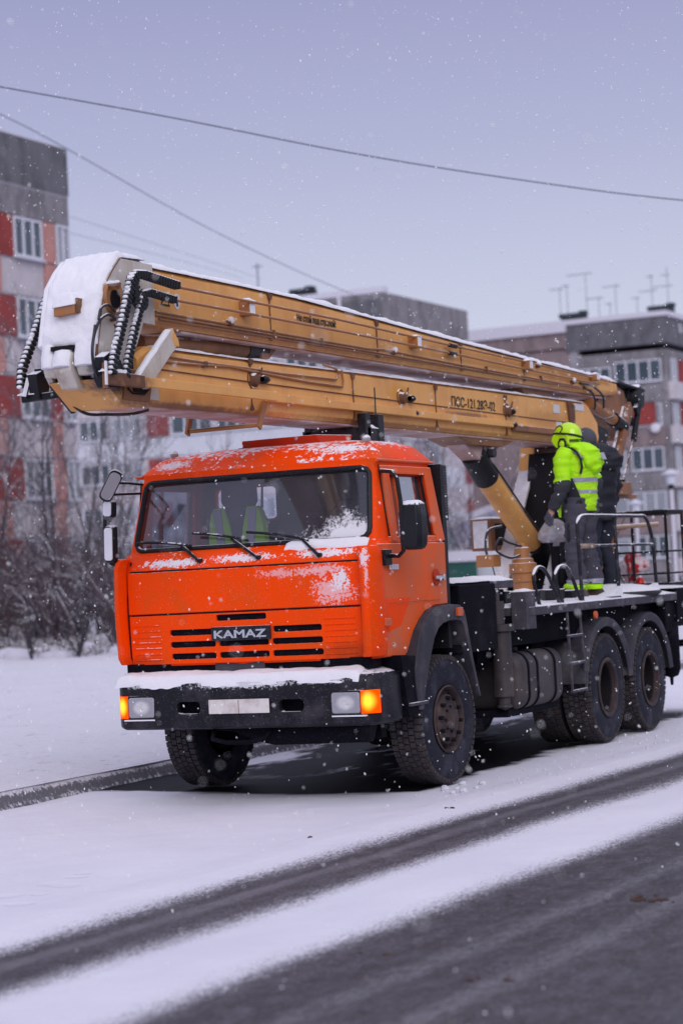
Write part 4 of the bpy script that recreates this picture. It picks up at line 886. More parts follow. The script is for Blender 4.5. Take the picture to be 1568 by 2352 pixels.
# fork at the bottom of the head
MB().box(-XB + .01, XB - .03, -2.06, -1.6, 3.13, 3.34).build('head_core', m_bolt, T)
for x0, x1, dy in ((-.215, -.125, 0), (.055, .20, 0)):
    fk = MB()
    fk.prism([(-2.05, 3.39), (-2.15, 3.34), (-2.165, 3.22), (-2.14, 3.165), (-2.0, 3.165), (-2.0, 3.39)], 'x', x0, x1)
    fk.build('head_fork', m_cream, T, bevel=.008)
tg_ = MB().prism([(-2.0, 3.36), (-2.17, 3.33), (-2.205, 3.26), (-2.205, 3.20), (-2.12, 3.08), (-1.98, 3.08)], 'x', -.105, .035).build('head_tongue', m_cream, T, bevel=.012)
def fk_snow(x0, x1, pts, seed):
    mb = MB(); secs = []
    for k, (y, z) in enumerate(pts): secs.append([(x0 + .004, y, z), (x0 + .012, y - .022, z + .006), ((x0 + x1) / 2, y - .032, z + .01), (x1 - .012, y - .022, z + .006), (x1 - .004, y, z)])
    mb.loft(secs).build('fork_snow', m_snow, T, smooth=60)
fk_snow(-.225, -.115, [(-2.10, 3.46), (-2.142, 3.37), (-2.164, 3.29), (-2.166, 3.225)], 1); fk_snow(.045, .212, [(-2.10, 3.46), (-2.142, 3.37), (-2.164, 3.29), (-2.166, 3.225)], 2)
MB().box(-.125, .052, -2.195, -2.09, 3.342, 3.372).build('fork_slot_shade', m_bolt, T); fk_snow(-.105, .035, [(-2.08, 3.365), (-2.17, 3.335), (-2.205, 3.27), (-2.208, 3.225)], 3)  # solid dark box stands in for the shade inside the open slot
# ochre nose of lower boom
MB().loft([[(-XB - .01, y, z) for y, z in ((-2.10, 3.135), (-1.83, 2.952), (-1.5, 2.97), (-1.5, 3.2), (-1.9, 3.15))], [(XB + .01, y, z) for y, z in ((-2.10, 3.135), (-1.83, 2.952), (-1.5, 2.97), (-1.5, 3.2), (-1.9, 3.15))]]).build('lower_boom_nose', m_boom, T, smooth=20, bevel=.008)
MB().loft([[(-XB - .022, y, z) for y, z in ((-2.08, 3.22), (-2.06, 3.11), (-1.81, 2.94), (-1.77, 2.95), (-2.02, 3.13), (-2.03, 3.22))], [(-XB - .008, y, z) for y, z in ((-2.08, 3.22), (-2.06, 3.11), (-1.81, 2.94), (-1.77, 2.95), (-2.02, 3.13), (-2.03, 3.22))]]).build('nose_black_edge', m_rubber, T)
# cream patches at the lower boom foot & side frame
MB().prism([(-1.62, 3.02), (-1.355, 3.02), (-1.355, 3.24), (-1.55, 3.24)], 'x', XB + .002, XB + .012).build('foot_plate', m_cream, T, bevel=.004)
MB().prism([(-1.86, 3.0), (-1.50, 3.0), (-1.44, 3.18), (-1.50, 3.22), (-1.80, 3.22)], 'x', XB + .004, XB + .02).build('pivot_plate', m_boom_dark, T, bevel=.006)
MB().tube([(XB + .024, y, z) for y, z in ((-1.82, 3.16), (-1.79, 3.08), (-1.74, 3.05), (-1.58, 3.05), (-1.53, 3.08), (-1.50, 3.16))], .007, 6).build('pivot_plate_lip', m_bolt, T)
MB().prism([(-1.72, 3.06), (-1.56, 3.06), (-1.54, 3.14), (-1.74, 3.14)], 'x', XB + .018, XB + .026).build('pivot_plate_opening', m_bolt, T)
# inclined cream strut with snow
MB().bar((.27, -1.66, 3.13), (.27, -1.20, 3.49), .05, .13, ref=(0, -1, 1)).build('head_strut', m_cream, T, bevel=.005)
MB().prism([(-1.245, 3.53), (-1.17, 3.46), (-1.16, 3.41), (-1.23, 3.41), (-1.27, 3.47)], 'x', .24, .298).build('strut_tip', m_boom, T, bevel=.005)
snow_strip('strut_snow', lambda u, w: (.298 - .06 * w, -1.74 + .47 * u, 3.16 + .365 * u), .6, 26, 4, .022, T, seed=77, rag=.15)
# hinge boss on head plate
MB().lathe([(.0, .02), (.055, .02), (.09, .015), (.10, .03), (.115, .03), (.12, .0)], (XB + .01, -1.93, 3.70), (1, 0, 0), 28).build('head_pin_boss', m_ochre2, T)
MB().lathe([(0, .028), (.06, .028), (.065, .02)], (XB + .01, -1.92, 3.69), (1, 0, 0), 20).build('head_pin', m_bolt, T)
for y, z in ((-2.03, 3.775), (-1.80, 3.705)):
    MB().cyl((XB, y + .03, z), (.335, y + .03, z), .016, 8).build('sprocket_axle', m_rust, T); MB().cyl((.22, y + .03, z + .018), (.33, y + .03, z + .02), .010, 6).build('axle_snow', m_snow, T)
MB().cyl((XB, -1.97, 3.585), (XB + .05, -1.97, 3.585), .014, 8).build('hose_union', m_rust, T); MB().cyl((XB, -1.96, 3.545), (XB + .05, -1.96, 3.545), .014, 8).build('hose_union', m_rust, T)
MB().prism([(-1.925, 3.515), (-1.91, 3.52), (-1.87, 3.465), (-1.885, 3.46)], 'x', XB + .012, XB + .016).build('red_paint_mark', M('red_mark', (.4, .01, .01), .6), T)
# rest plate (dark mechanism under near chains)
MB().prism([(-2.22, 3.27), (-2.13, 3.31), (-2.0, 3.26), (-1.95, 3.16), (-2.02, 3.06), (-2.20, 3.06), (-2.25, 3.12)], 'x', .235, .315).build('chain_guard', m_drag, T, bevel=.01)
MB().bar((.33, -2.24, 3.22), (.33, -2.245, 3.05), .022, .03).build('guard_bar', m_boom_dark, T)
snow_strip('guard_snow', lambda u, w: (.345 - .05 * w, -2.27 + .30 * u, 3.165), .3, 12, 4, .025, T, seed=79, rag=.2)
MB().bar((.35, -2.258, 3.23), (.35, -2.262, 3.07), .02, .012).build('bar_snow', m_snow, T)
# cable chains (drag chains) with snow between links
def chain(pts, w, h, snow_up=True, x_off=0):
    P = [Vector(p) for p in pts]; L = [0]
    for a, b in zip(P, P[1:]): L.append(L[-1] + (b - a).length)
    n = int(L[-1] / .036); mb = MB(); sn = MB(); sp_ = []
    for i in range(n + 1):
        d = L[-1] * i / n; k = 0
        while k < len(L) - 2 and L[k + 1] < d: k += 1
        t = (d - L[k]) / (L[k + 1] - L[k]); p = P[k].lerp(P[k + 1], t); tg = (P[k + 1] - P[k]).normalized(); side = Vector((1, 0, 0)); nn = side.cross(tg).normalized()
        M3 = Matrix((side, tg, nn)).transposed()
        mb.obox(p, (w, .027, h), M3); 
        outward = nn if nn.y < -abs(nn.z) * .2 or nn.z > .6 else -nn
        if abs(tg.z) > .5: outward = nn if nn.y < 0 else -nn
        else: outward = nn if nn.z > 0 else -nn
        if abs(tg.z) > .5:
            sn.sphere(p + outward * (h * .48) + tg * .016, .0155, 7, 5, (w / .031 * .75, .8, .85))
        elif i % 1 == 0: sn.sphere(p + outward * (h * .48), .018, 7, 5, (w / .036 * .8, 1.1, .6))
    for a, b in zip(P, P[1:]): mb.bar(a, b, w * .82, h * .62, ref=(1, 0, 0) if False else (0, -1, 1))
    o = mb.build('cable_chain', m_drag, T, smooth=0, bevel=.004, seg=1)
    sn.build('chain_snow', m_snow, o, smooth=80)
chain([(.36, -1.27, 3.835), (.36, -1.72, 3.865), (.36, -1.84, 3.855), (.36, -1.90, 3.80), (.36, -2.02, 3.54), (.36, -2.16, 3.27), (.36, -2.20, 3.16)], .06, .055)
chain([(.33, -1.27, 3.735), (.33, -1.60, 3.755), (.33, -1.68, 3.735), (.33, -1.73, 3.66), (.33, -1.82, 3.50), (.33, -1.93, 3.27), (.33, -1.97, 3.15)], .052, .05)
kn = MB()
for k in range(12): a = 2 * math.pi * k / 12; kn.obox((.30, -1.68 + .055 * math.cos(a), 3.70 + .06 * math.sin(a)), (.05, .03, .03), Matrix.Rotation(a, 3, 'X'))
kn.lathe([(0, .03), (.05, .03), (.05, -.03), (0, -.03)], (.30, -1.68, 3.70), (1, 0, 0), 14)
for k in range(9): kn.obox((.335, -1.83 + .012 * (k % 2), 3.84 - .022 * k), (.06, .07, .018), Matrix.Identity(3))
kn.build('chain_sprocket', m_drag, T, smooth=0)
# far-side chain
chain([(-.44, -1.62, 3.90), (-.45, -1.68, 3.82), (-.48, -1.86, 3.50), (-.50, -1.99, 3.27), (-.50, -2.01, 3.15)], .06, .055)
fr_ = MB().bar((-.52, -1.98, 3.055), (-.2, -1.92, 3.075), .045, .05); fr_.prism([(-2.0, 3.04), (-1.90, 3.04), (-1.86, 3.14), (-1.95, 3.25), (-2.03, 3.22)], 'x', -.44, -.36); fr_.bar((-.42, -1.95, 3.24), (-.25, -1.92, 3.24), .04, .05); fr_.bar((-.46, -2.02, 3.05), (-.46, -1.98, 3.23), .02, .03)
fr_.build('far_chain_guard', m_drag, T, bevel=.008)
snow_strip('far_guard_snow', lambda u, w: (-.54 + .14 * u, -2.01 + .05 * w, 3.085), .14, 8, 3, .02, T, seed=81)
MB().bar((-.46, -2.045, 3.07), (-.44, -2.01, 3.20), .022, .02).build('far_bar_snow', m_snow, T)
# hoses over the head
def hose(name, pts, r=.013, mat=m_hose, par=T): return rail(name, pts, r, mat)
hose('head_hose', [(.26, -1.96, 3.60), (.28, -2.08, 3.63), (.28, -2.17, 3.60), (.28, -2.21, 3.52)], .010)
hose('head_hose', [(.26, -1.96, 3.55), (.28, -2.09, 3.565), (.28, -2.20, 3.51), (.28, -2.28, 3.40), (.28, -2.31, 3.27), (.27, -2.26, 3.15), (.27, -2.15, 3.06)], .011)
hose('head_hose', [(.28, -2.26, 3.48), (.275, -2.29, 3.34), (.26, -2.26, 3.20), (.26, -2.14, 3.09), (.28, -2.0, 3.06)], .008)
hose('belly_hose', [(-.2, -1.9, 3.03), (-.12, -1.80, 2.935), (-.05, -1.62, 2.93), (.1, -1.55, 2.925), (.15, -1.4, 2.955)], .012)
# lift cylinder between booms
MB().cyl((.03, -1.3, 3.455), (.03, .45, 3.525), .065, 20).build('fold_cylinder', m_boom_dark, T); MB().cyl((.03, .30, 3.52), (.03, .62, 3.53), .075, 20).build('fold_cylinder_gland', m_black, T)
MB().prism([(.45, 3.56), (.75, 3.56), (.60, 3.46), (.50, 3.44)], 'x', -.08, .1).build('cylinder_lug', m_boom_dark, T)
# U-shaped hanger bar under the lower boom
hg = MB().bar((.23, .24, 3.09), (.23, .12, 2.88), .055, .02, ref=(1, 0, 0)); hg.bar((-.23, -.13, 2.99), (-.23, -.19, 2.85), .055, .02, ref=(1, 0, 0)); hg.tube([(.22, .135, 2.905), (-.22, -.18, 2.875)], .017, 8)
hg.build('hanger_bar', m_ochre2, T)
# boom rest behind cab
br = MB().box(-.32, .30, 1.95, 2.25, 2.80, 2.96); br.box(.225, .30, 1.92, 2.02, 2.80, 3.075); br.box(.225, .31, 2.16, 2.27, 2.80, 3.075); br.box(-.30, -.225, 1.95, 2.25, 2.85, 3.075); br.box(-.25, -.15, 2.0, 2.2, 1.5, 2.9); br.box(.12, .22, 2.0, 2.2, 1.5, 2.9)
brest = br.build('boom_rest', m_black, T, bevel=.008)
snow_strip('boom_rest_snow', lambda u, w: (.31 - .08 * w, 2.03 + .12 * u, 2.95), .12, 6, 3, .03, brest, seed=90)
MB().tube([(.30, 2.13, 3.05), (.30, 2.13, 3.30)], .006, 6).build('rest_whip', m_ink, T)
# turret, lift cylinder
MB().prism([(4.10, 2.99), (5.75, 2.99), (5.55, 2.93), (5.35, 2.90), (4.62, 2.90)], 'x', -.16, .16).build('cylinder_saddle', m_boom_dark, T, bevel=.008)
MB().prism([(4.55, 2.91), (5.45, 2.91), (5.25, 2.80), (5.0, 2.74), (4.9, 2.78)], 'x', -.10, .10).build('cylinder_clevis', m_boom_under, T, bevel=.01)
MB().cyl((0, 4.98, 2.84), (0, 5.32, 2.60), .128, 26).build('cylinder_gland', m_rubber, T, bevel=.008)
MB().cyl((-.13, 5.15, 2.84), (.17, 5.15, 2.84), .05, 14).build('clevis_pin', m_black, T)
MB().cyl((0, 5.28, 2.63), (0, 6.72, 1.80), .118, 30).build('lift_cylinder', m_boom, T)
MB().cyl((0, 6.45, 1.95), (0, 6.80, 1.72), .16, 26).build('lift_cylinder_base', m_bolt, T)
hose('cylinder_pipe', [(.11, 5.1, 2.78), (.12, 5.35, 2.66), (.12, 6.0, 2.28), (.12, 6.6, 1.95)], .010)
tu = MB().prism([(7.15, 2.99), (8.15, 2.99), (8.0, 1.4), (6.0, 1.4), (6.15, 1.6), (6.72, 2.35), (7.1, 2.75)], 'x', -.26, -.20)
turret = tu.build('turret_column', m_boom_dark, T, bevel=.008)
MB().prism([(7.62, 2.99), (8.15, 2.99), (8.0, 1.4), (6.9, 1.4), (7.2, 2.2), (7.6, 2.75)], 'x', .20, .26).build('turret_column', m_boom_dark, T, bevel=.008)
for (a, b, m_) in (((-.23, 7.13, 2.97), (-.23, 7.05, 2.72), m_boom), ((-.23, 7.05, 2.72), (-.23, 6.66, 2.25), m_snow), ((-.23, 6.66, 2.25), (-.23, 6.05, 1.42), m_snow)):
    MB().bar((a[0], a[1] - .02, a[2]), (b[0], b[1] - .02, b[2]), .16, .03, ref=(0, -1, .6)).build('turret_flange', m_ if m_ is m_boom else M('frosted_flange', (.6, .56, .6), .8, dirt=(.75, .74, .8), da=.8, ds=6, rust=.12) if 'frosted_flange' not in bpy.data.materials else bpy.data.materials['frosted_flange'], turret)
MB().bar((.23, 6.62, 1.98), (.23, 6.16, 1.42), .06, .03, ref=(0, -1, .6)).build('turret_flange', bpy.data.materials['frosted_flange'], turret)
MB().prism([(7.0, 2.9), (7.6, 2.9), (7.4, 1.5), (6.6, 1.5), (6.8, 2.2)], 'x', -.18, .18).build('turret_core', m_bolt, T)
MB().cyl((0, 6.9, 1.36), (0, 6.9, 1.52), .72, 36).build('slewing_ring', m_frame, T, bevel=.01)
sm = MB().lathe([(0, 1.94), (.045, 1.94), (.05, 1.90), (.075, 1.89), (.08, 1.79), (.105, 1.785), (.107, 1.745), (.135, 1.74), (.14, 1.65), (.12, 1.645), (.12, 1.56), (.105, 1.55), (.105, 1.38), (0, 1.38)], (.34, 5.30, 0), (0, 0, 1), 26)
sm.build('slew_motor', m_ochre2, T, smooth=40)
hose('motor_hose', [(.36, 5.30, 1.90), (.30, 5.05, 1.95), (.25, 4.95, 1.99), (.22, 4.92, 1.88), (.3, 5.05, 1.80), (.35, 5.2, 1.82)], .012)
hose('motor_hose', [(.1, 5.4, 2.12), (.1, 5.05, 2.08), (.1, 4.95, 1.95), (.12, 4.93, 1.83), (.14, 5.0, 1.78)], .013)
MB().box(.02, .2, 4.88, 5.08, 1.72, 1.84).build('valve_block', m_ochre2, T, bevel=.006)
MB().tube([(.14, 4.98, 1.76), (.16, 5.02, 1.6), (.18, 5.05, 1.42)], .006, 5).build('valve_wire', m_rubber, T)
cbx = MB().box(-.52, -.30, 6.10, 6.95, 1.89, 2.22); cbox = cbx.build('control_cabinet', m_boom_dark, T, bevel=.008)
MB().box(-.49, -.33, 6.085, 6.10, 1.92, 2.20).build('cabinet_frosted_face', bpy.data.materials['frosted_flange'], cbox)
MB().box(-.305, -.295, 6.22, 6.90, 1.94, 2.17).build('cabinet_dark_panel', m_bolt, cbox)
snow_strip('cabinet_snow', lambda u, w: (-.30 - .22 * w, 6.1 + .85 * u, 2.222), .85, 18, 4, .02, cbox, seed=93)
# snow covered operator seat cover
sc = MB(); rg = []
for z, rx, ry in ((1.94, .12, .15), (1.98, .17, .20), (2.03, .18, .21), (2.09, .14, .17), (2.15, .09, .12), (2.18, .04, .05)):
    rg.append([(.30 + rx * math.cos(a) * (1 + .12 * noise.noise(Vector((math.cos(a) * 2, math.sin(a) * 2, z * 9)))), 6.35 + ry * math.sin(a) * (1 + .15 * noise.noise(Vector((math.cos(a) * 2, math.sin(a) * 2, z * 7 + 5)))), z) for a in [2 * math.pi * k / 20 for k in range(20)]])
sc.loft(rg).build('snowy_seat_cover', M('frosted_tarpaulin', (.42, .38, .40), .9, var=.5, vs=12, dirt=(.66, .65, .73), da=.8, ds=12, bump=.9, bs=25), T, smooth=70)
MB().cyl((.30, 6.35, 1.4), (.30, 6.35, 1.9), .05, 12).build('seat_pedestal', m_bolt, T)
# ---------------- boom tail: knuckle, arms, basket
MB().prism([(6.1, 3.56), (7.1, 3.57), (6.95, 3.49), (6.75, 3.42), (6.2, 3.45)], 'x', -.12, .12).build('boom_saddle', m_boom_dark, T, bevel=.006)
tl = MB().prism([(8.5, 3.72), (9.0, 3.74), (9.35, 3.68), (9.5, 3.45), (9.45, 3.15), (9.2, 3.1), (8.9, 3.35), (8.4, 3.46)], 'x', -.12, .14).build('boom_tail', m_boom_dark, T, bevel=.01)
MB().lathe([(0, .03), (.08, .03), (.13, .025), (.15, .0), (.15, -.2), (0, -.2)], (.20, 9.72, 3.62), (1, 0, 0), 22).build('tail_pulley', m_drag, T, smooth=40)
tc_ = MB(); random.seed(12)
for k in range(26): tc_.obox((random.uniform(.0, .22), 9.2 + random.uniform(0, .5), 3.45 + random.uniform(-.12, .24)), (.05, random.uniform(.05, .16), random.uniform(.03, .07)), Matrix.Rotation(random.uniform(0, 3), 3, 'X'))
tc_.bar((.1, 9.0, 3.76), (.15, 9.85, 3.70), .18, .03)
tc_.build('tail_mechanism', m_drag, T, bevel=.006)
MB().cyl((.16, 8.05, 3.47), (.16, 8.95, 3.30), .06, 16).build('levelling_cylinder', m_ochre2, T)
MB().cyl((.16, 8.85, 3.32), (.16, 9.15, 3.25), .085, 16).build('levelling_cylinder_end', m_drag, T)
hose('tail_hose', [(.23, 7.6, 3.66), (.26, 7.9, 3.64), (.27, 8.2, 3.55), (.24, 8.3, 3.42)], .012); hose('tail_hose', [(.23, 7.7, 3.62), (.26, 7.9, 3.56), (.25, 8.0, 3.45), (.22, 8.05, 3.40)], .012)
hose('tail_hose', [(.2, 8.1, 3.33), (.23, 8.3, 3.30), (.24, 8.6, 3.34), (.2, 8.75, 3.42)], .008)
MB().bar((.20, 9.36, 3.50), (.20, 8.62, 2.62), .05, .13, ref=(0, 1, -.6)).build('basket_arm', m_boom_dark, T, bevel=.006)
MB().bar((.16, 9.27, 3.46), (.16, 8.55, 2.62), .03, .10, ref=(0, 1, -.6)).build('basket_arm_edge', m_rust, T)
MB().cyl((.20, 9.68, 3.52), (.20, 9.42, 3.10), .035, 12).build('gas_strut', m_rubber, T); MB().cyl((.20, 9.43, 3.12), (.20, 8.95, 2.62), .013, 8).build('gas_strut_rod', m_rust, T)
MB().lathe([(0, -.03), (.03, -.02), (.03, .02), (0, .03)], (.2, 8.95, 2.62), (1, 0, 0), 10).build('rod_eye', m_rubber, T)
MB().prism([(8.0, 3.35), (8.5, 3.2), (8.75, 2.9), (8.3, 2.4), (8.1, 2.7), (8.0, 3.0)], 'x', .02, .10).build('snowy_tail_plate', bpy.data.materials['frosted_flange'], T, bevel=.01)
MB().box(.06, .10, 8.02, 8.2, 3.05, 3.30).build('tail_linkage', m_drag, T); MB().prism([(8.35, 3.25), (8.75, 3.2), (8.6, 2.95), (8.4, 2.98)], 'x', .10, .13).build('tail_linkage', m_drag, T)
tm = MB().box(.12, .3, 8.52, 8.95, 2.46, 2.60); tm.box(.16, .24, 8.45, 9.3, 2.42, 2.47); tm.bar((.22, 8.5, 2.5), (.22, 8.45, 1.38), .05, .06); tm.box(.15, .22, 8.2, 8.9, 2.06, 2.12)
tm.build('basket_mount', m_boom_dark, T, bevel=.006)
MB().cyl((.1, 8.35, 2.09), (.75, 8.45, 2.10), .025, 10).build('wooden_crossbar', M('pale_wood', (.40, .28, .20), .8, snow=.4), T)
# basket
bk = MB(); x0, x1, y0, y1, zb = -.75, .82, 8.48, 9.10, 1.42
def tb(a, b, r): bk.tube([a, b], r, 7)
for z, r in ((2.235, .028), (1.80, .012), (1.555, .012), (1.43, .025)):
    tb((x0, y0, z), (x1, y0, z), r); tb((x1, y0, z), (x1, y1, z), r); tb((x0, y1, z), (x1, y1, z), r); tb((x0, y0, z), (x0, y1, z), r)
for x, y, r in ((x0, y0, .018), (x1, y0, .018), (x0, y1, .018), (x1, y1, .02), (.02, y0, .016), (.02, y1, .016), (.43, y0, .016)):
    tb((x, y, 1.42), (x, y, 2.235), r)
basket = bk.build('basket', M('dark_basket_paint', (.012, .014, .02), .6, var=.4, dirt=(.10, .05, .03), da=.3, ds=5, rust=.25, snow=.1, spec=.15), T, smooth=60)
MB().box(x0, x1, y0, y1, 1.38, 1.41).build('basket_floor', m_deck, basket)
snow_strip('basket_floor_snow', lambda u, w: (x0 + (x1 - x0) * u, y0 + (y1 - y0) * w, 1.412), 1.5, 30, 8, .03, basket, seed=96)
hose('basket_cable', [(.25, 8.50, 1.80), (.24, 8.5, 1.6), (.32, 8.5, 1.42)], .007); hose('basket_cable', [(.34, 8.50, 1.80), (.35, 8.5, 1.6), (.36, 8.5, 1.42)], .006)
hose('slack_cable', [(.35, 8.5, 2.2), (.2, 8.5, 1.9), (.05, 8.5, 1.5)], .004)
# ================================================================ PEOPLE
def skin_mesh(name, verts, edges, radii, mat, parent, sub=2, root=0):
    me = bpy.data.meshes.new(name); me.from_pydata([tuple(v) for v in verts], edges, []); me.materials.append(mat)
    ob = bpy.data.objects.new(name, me); COL.objects.link(ob)
    m = ob.modifiers.new('skin', 'SKIN'); m.use_smooth_shade = True
    for i, sv in enumerate(me.skin_vertices[0].data):
        r = radii[i]; sv.radius = (r, r) if not isinstance(r, tuple) else r; sv.use_root = (i == root)
    s = ob.modifiers.new('sub', 'SUBSURF'); s.levels = s.render_levels = sub
    bake(ob); ob.data.name = name
    ob.data.materials.clear(); ob.data.materials.append(mat)
    ob.data.polygons.foreach_set('use_smooth', [True] * len(ob.data.polygons))
    if parent is not None: ob.parent = parent
    return ob
m_skin = M('skin', (.50, .27, .20), .55)
m_trs = M('grey_work_trousers', (.070, .066, .095), .85, var=.4, vs=8, bump=.6, bs=14)
m_sleeve = M('charcoal_sleeve', (.040, .042, .055), .85, var=.3, bump=.6, bs=16)
m_dark = M('black_fabric', (.010, .011, .018), .8, bump=.4, bs=16)
m_navy = M('navy_winter_coat', (.007, .008, .018), .7, var=.3, bump=.7, bs=12)
m_navy2 = M('navy_trousers', (.010, .014, .03), .8, bump=.5, bs=14)
m_boot = M('brown_boot', (.045, .025, .022), .7, dirt=(.09, .07, .07), da=.4, snow=.2)
m_helmet = M('yellow_green_helmet', (.52, .90, .0), .3, var=.05, coat=.5)
m_grey = M('grey_fabric', (.07, .075, .10), .8)
def person(origin, face, label, J, kind):
    root = tag(bpy.data.objects.new('person', bpy.data.meshes.new('person')), label, 'person')
    f = Vector((*face, 0)).normalized(); l = Vector((-f.y, f.x, 0)); O = Vector(origin)
    P = lambda a, b, c: f * a + l * b + Vector((0, 0, c))
    names = list(J.keys()); verts = [P(*J[k][:3]) for k in names]; rad = [J[k][3] for k in names]; ix = {k: i for i, k in enumerate(names)}
    E_ = [('pelvis', 'waist'), ('waist', 'chest'), ('chest', 'neck'), ('neck', 'head'), ('head', 'crown'), ('head', 'nose'), ('chest', 'shl'), ('shl', 'ell'), ('ell', 'wrl'), ('chest', 'shr'), ('shr', 'elr'), ('elr', 'wrr'),
          ('pelvis', 'hil'), ('hil', 'knl'), ('knl', 'anl'), ('anl', 'tol'), ('pelvis', 'hir'), ('hir', 'knr'), ('knr', 'anr'), ('anr', 'tor')]
    # hands with five fingers
    for s in 'lr':
        w = Vector(J['wr' + s][:3]); e = Vector(J['el' + s][:3]); d = (w - e).normalized(); d = (d + Vector((.0, 0, -.6))).normalized()
        palm = w + d * .06; names.append('pa' + s); verts.append(P(*palm)); rad.append((.026, .036)); ix['pa' + s] = len(names) - 1; E_.append(('wr' + s, 'pa' + s))
        for k in range(4):
            off = Vector((.022 * (k - 1.5), 0, 0)); L = (.062, .072, .068, .052)[k]; curl = Vector((.35 + .1 * k, 0 if s == 'r' else 0, -.9)).normalized()
            b = palm + d * .035 + off; m1 = b + d * L * .5; m2 = m1 + (d + Vector((-.45 - .12 * k, 0, 0))).normalized() * L * .55
            for q, p, r in (('b', b, .011), ('m', m1, .0105), ('t', m2, .009)):
                nm = f'{q}{k}{s}'; names.append(nm); verts.append(P(*p)); rad.append(r); ix[nm] = len(names) - 1
            E_ += [('pa' + s, f'b{k}{s}'), (f'b{k}{s}', f'm{k}{s}'), (f'm{k}{s}', f't{k}{s}')]
        tb_ = palm + Vector((.030, 0, .01)); tt = tb_ + Vector((.028, 0, -.028)); t2 = tt + Vector((.004, 0, -.028))
        for q, p, r in (('x', tb_, .013), ('y', tt, .011), ('z', t2, .0095)):
            nm = q + s; names.append(nm); verts.append(P(*p)); rad.append(r); ix[nm] = len(names) - 1
        E_ += [('pa' + s, 'x' + s), ('x' + s, 'y' + s), ('y' + s, 'z' + s)]
    body = skin_mesh('person', verts, [(ix[a], ix[b]) for a, b in E_], rad, m_skin, None, sub=2)
    root = body; root.location = O; tag(root, label, 'person')
    def loft(name, secs, mat, n=20, sub=0, wr=.008, sd=0):
        """secs: (f, l, z, rf, rl) elliptical horizontal sections"""
        mb = MB(); rg = []
        fine = []
        for i in range(len(secs) - 1):
            for k in range(6):
                t = k / 6; fine.append([a + (b - a) * t for a, b in zip(secs[i], secs[i + 1])])
        fine.append(list(secs[-1]))
        for (a, b, z, rf, rl) in fine:
            rg.append([P(a + rf * math.cos(t) * (1 + 0 * t), b + rl * math.sin(t), z) + P(math.cos(t), math.sin(t), 0) * wr * (noise.noise(Vector((math.cos(t) * 1.6 + sd, math.sin(t) * 1.6, z * 14))) + .40 * noise.noise(Vector((math.cos(t) * 2.2 + sd, math.sin(t) * 2.2, z * 38 + math.cos(t) * 3)))) for t in [2 * math.pi * k / n for k in range(n)]])
        o = mb.loft(rg).build(name, mat, None, smooth=80); o.parent = root; return o
    def limb(name, pts, mat, wr=.006, sd=0, n=14):
        mb = MB(); fine = []
        Q = [(P(*p[:3]), p[3]) for p in pts]
        for i in range(len(Q) - 1):
            for k in range(8):
                t = k / 8; fine.append((Q[i][0].lerp(Q[i + 1][0], t), Q[i][1] + (Q[i + 1][1] - Q[i][1]) * t))
        fine.append(Q[-1]); base = len(mb.v); mb.tube([q[0] for q in fine], [q[1] for q in fine], n)
        c = [q[0] for q in fine]
        for i, v in enumerate(mb.v):
            ctr = c[i // n]; dd = (v - ctr); mb.v[i] = v + dd.normalized() * wr * (noise.noise(Vector((v.x * 9 + sd, v.y * 9, v.z * 22))) * 1.6 + .5 * noise.noise(Vector((v.x * 16 + sd, v.y * 16, v.z * 45))) * .9)
        o = mb.build(name, mat, None, smooth=80); o.parent = root; return o
    return root, P, loft, limb
J1 = dict(pelvis=(0, 0, .90, .12), waist=(0, 0, 1.05, .12), chest=(.02, 0, 1.30, (.12, .15)), neck=(.07, 0, 1.46, .06), head=(.11, 0, 1.57, .085), crown=(.10, 0, 1.66, .07), nose=(.195, 0, 1.565, .025),
          shl=(.02, .18, 1.38, .065), ell=(.02, .24, 1.10, .045), wrl=(.16, .25, .87, .032), shr=(.02, -.18, 1.38, .065), elr=(-.04, -.25, 1.12, .045), wrr=(.20, -.12, 1.0, .032),
          hil=(0, .10, .86, .085), knl=(.02, .12, .48, .06), anl=(-.02, .14, .09, .045), tol=(.13, .16, .045, .04), hir=(0, -.10, .86, .085), knr=(.03, -.12, .48, .06), anr=(-.01, -.13, .09, .045), tor=(.14, -.15, .045, .04))
p1, P1, loft1, limb1 = person((.90, 5.48, 1.378), (-.97, .24), 'worker in hi-vis green jacket and helmet, back turned, standing on the truck deck', J1, 1)
_n = N('hi_vis_jacket_with_bands'); _z = _n.xyz(_n.obj)[2]
def band(a, b): return _n.mul(_n.step(_z, a, a + .004), _n.step(_z, b, b - .004))
_c = _n.mix(_n.noise(9, 3), (.52, 1.0, .0), (.40, .80, .0)); _m = _n.mx(band(1.115, 1.165), band(1.005, 1.045))
_c = _n.mix(_m, _c, (.36, .37, .46)); m_jacket = _n.done(_n.bsdf(_c, .7, normal=_n.bump(_n.noise(11, 4, .6, stretch=(1, 1, 2.5)), .9, .03)))
jk1 = loft1('jacket', [(-.01, 0, .84, .135, .170), (-.01, 0, .90, .14, .178), (-.02, 0, 1.03, .142, .180), (-.02, 0, 1.18, .158, .198), (-.01, 0, 1.30, .162, .212), (.005, 0, 1.38, .145, .20), (.03, 0, 1.44, .11, .14), (.06, 0, 1.48, .085, .09), (.07, 0, 1.51, .075, .075)], m_jacket, 32, wr=.02)
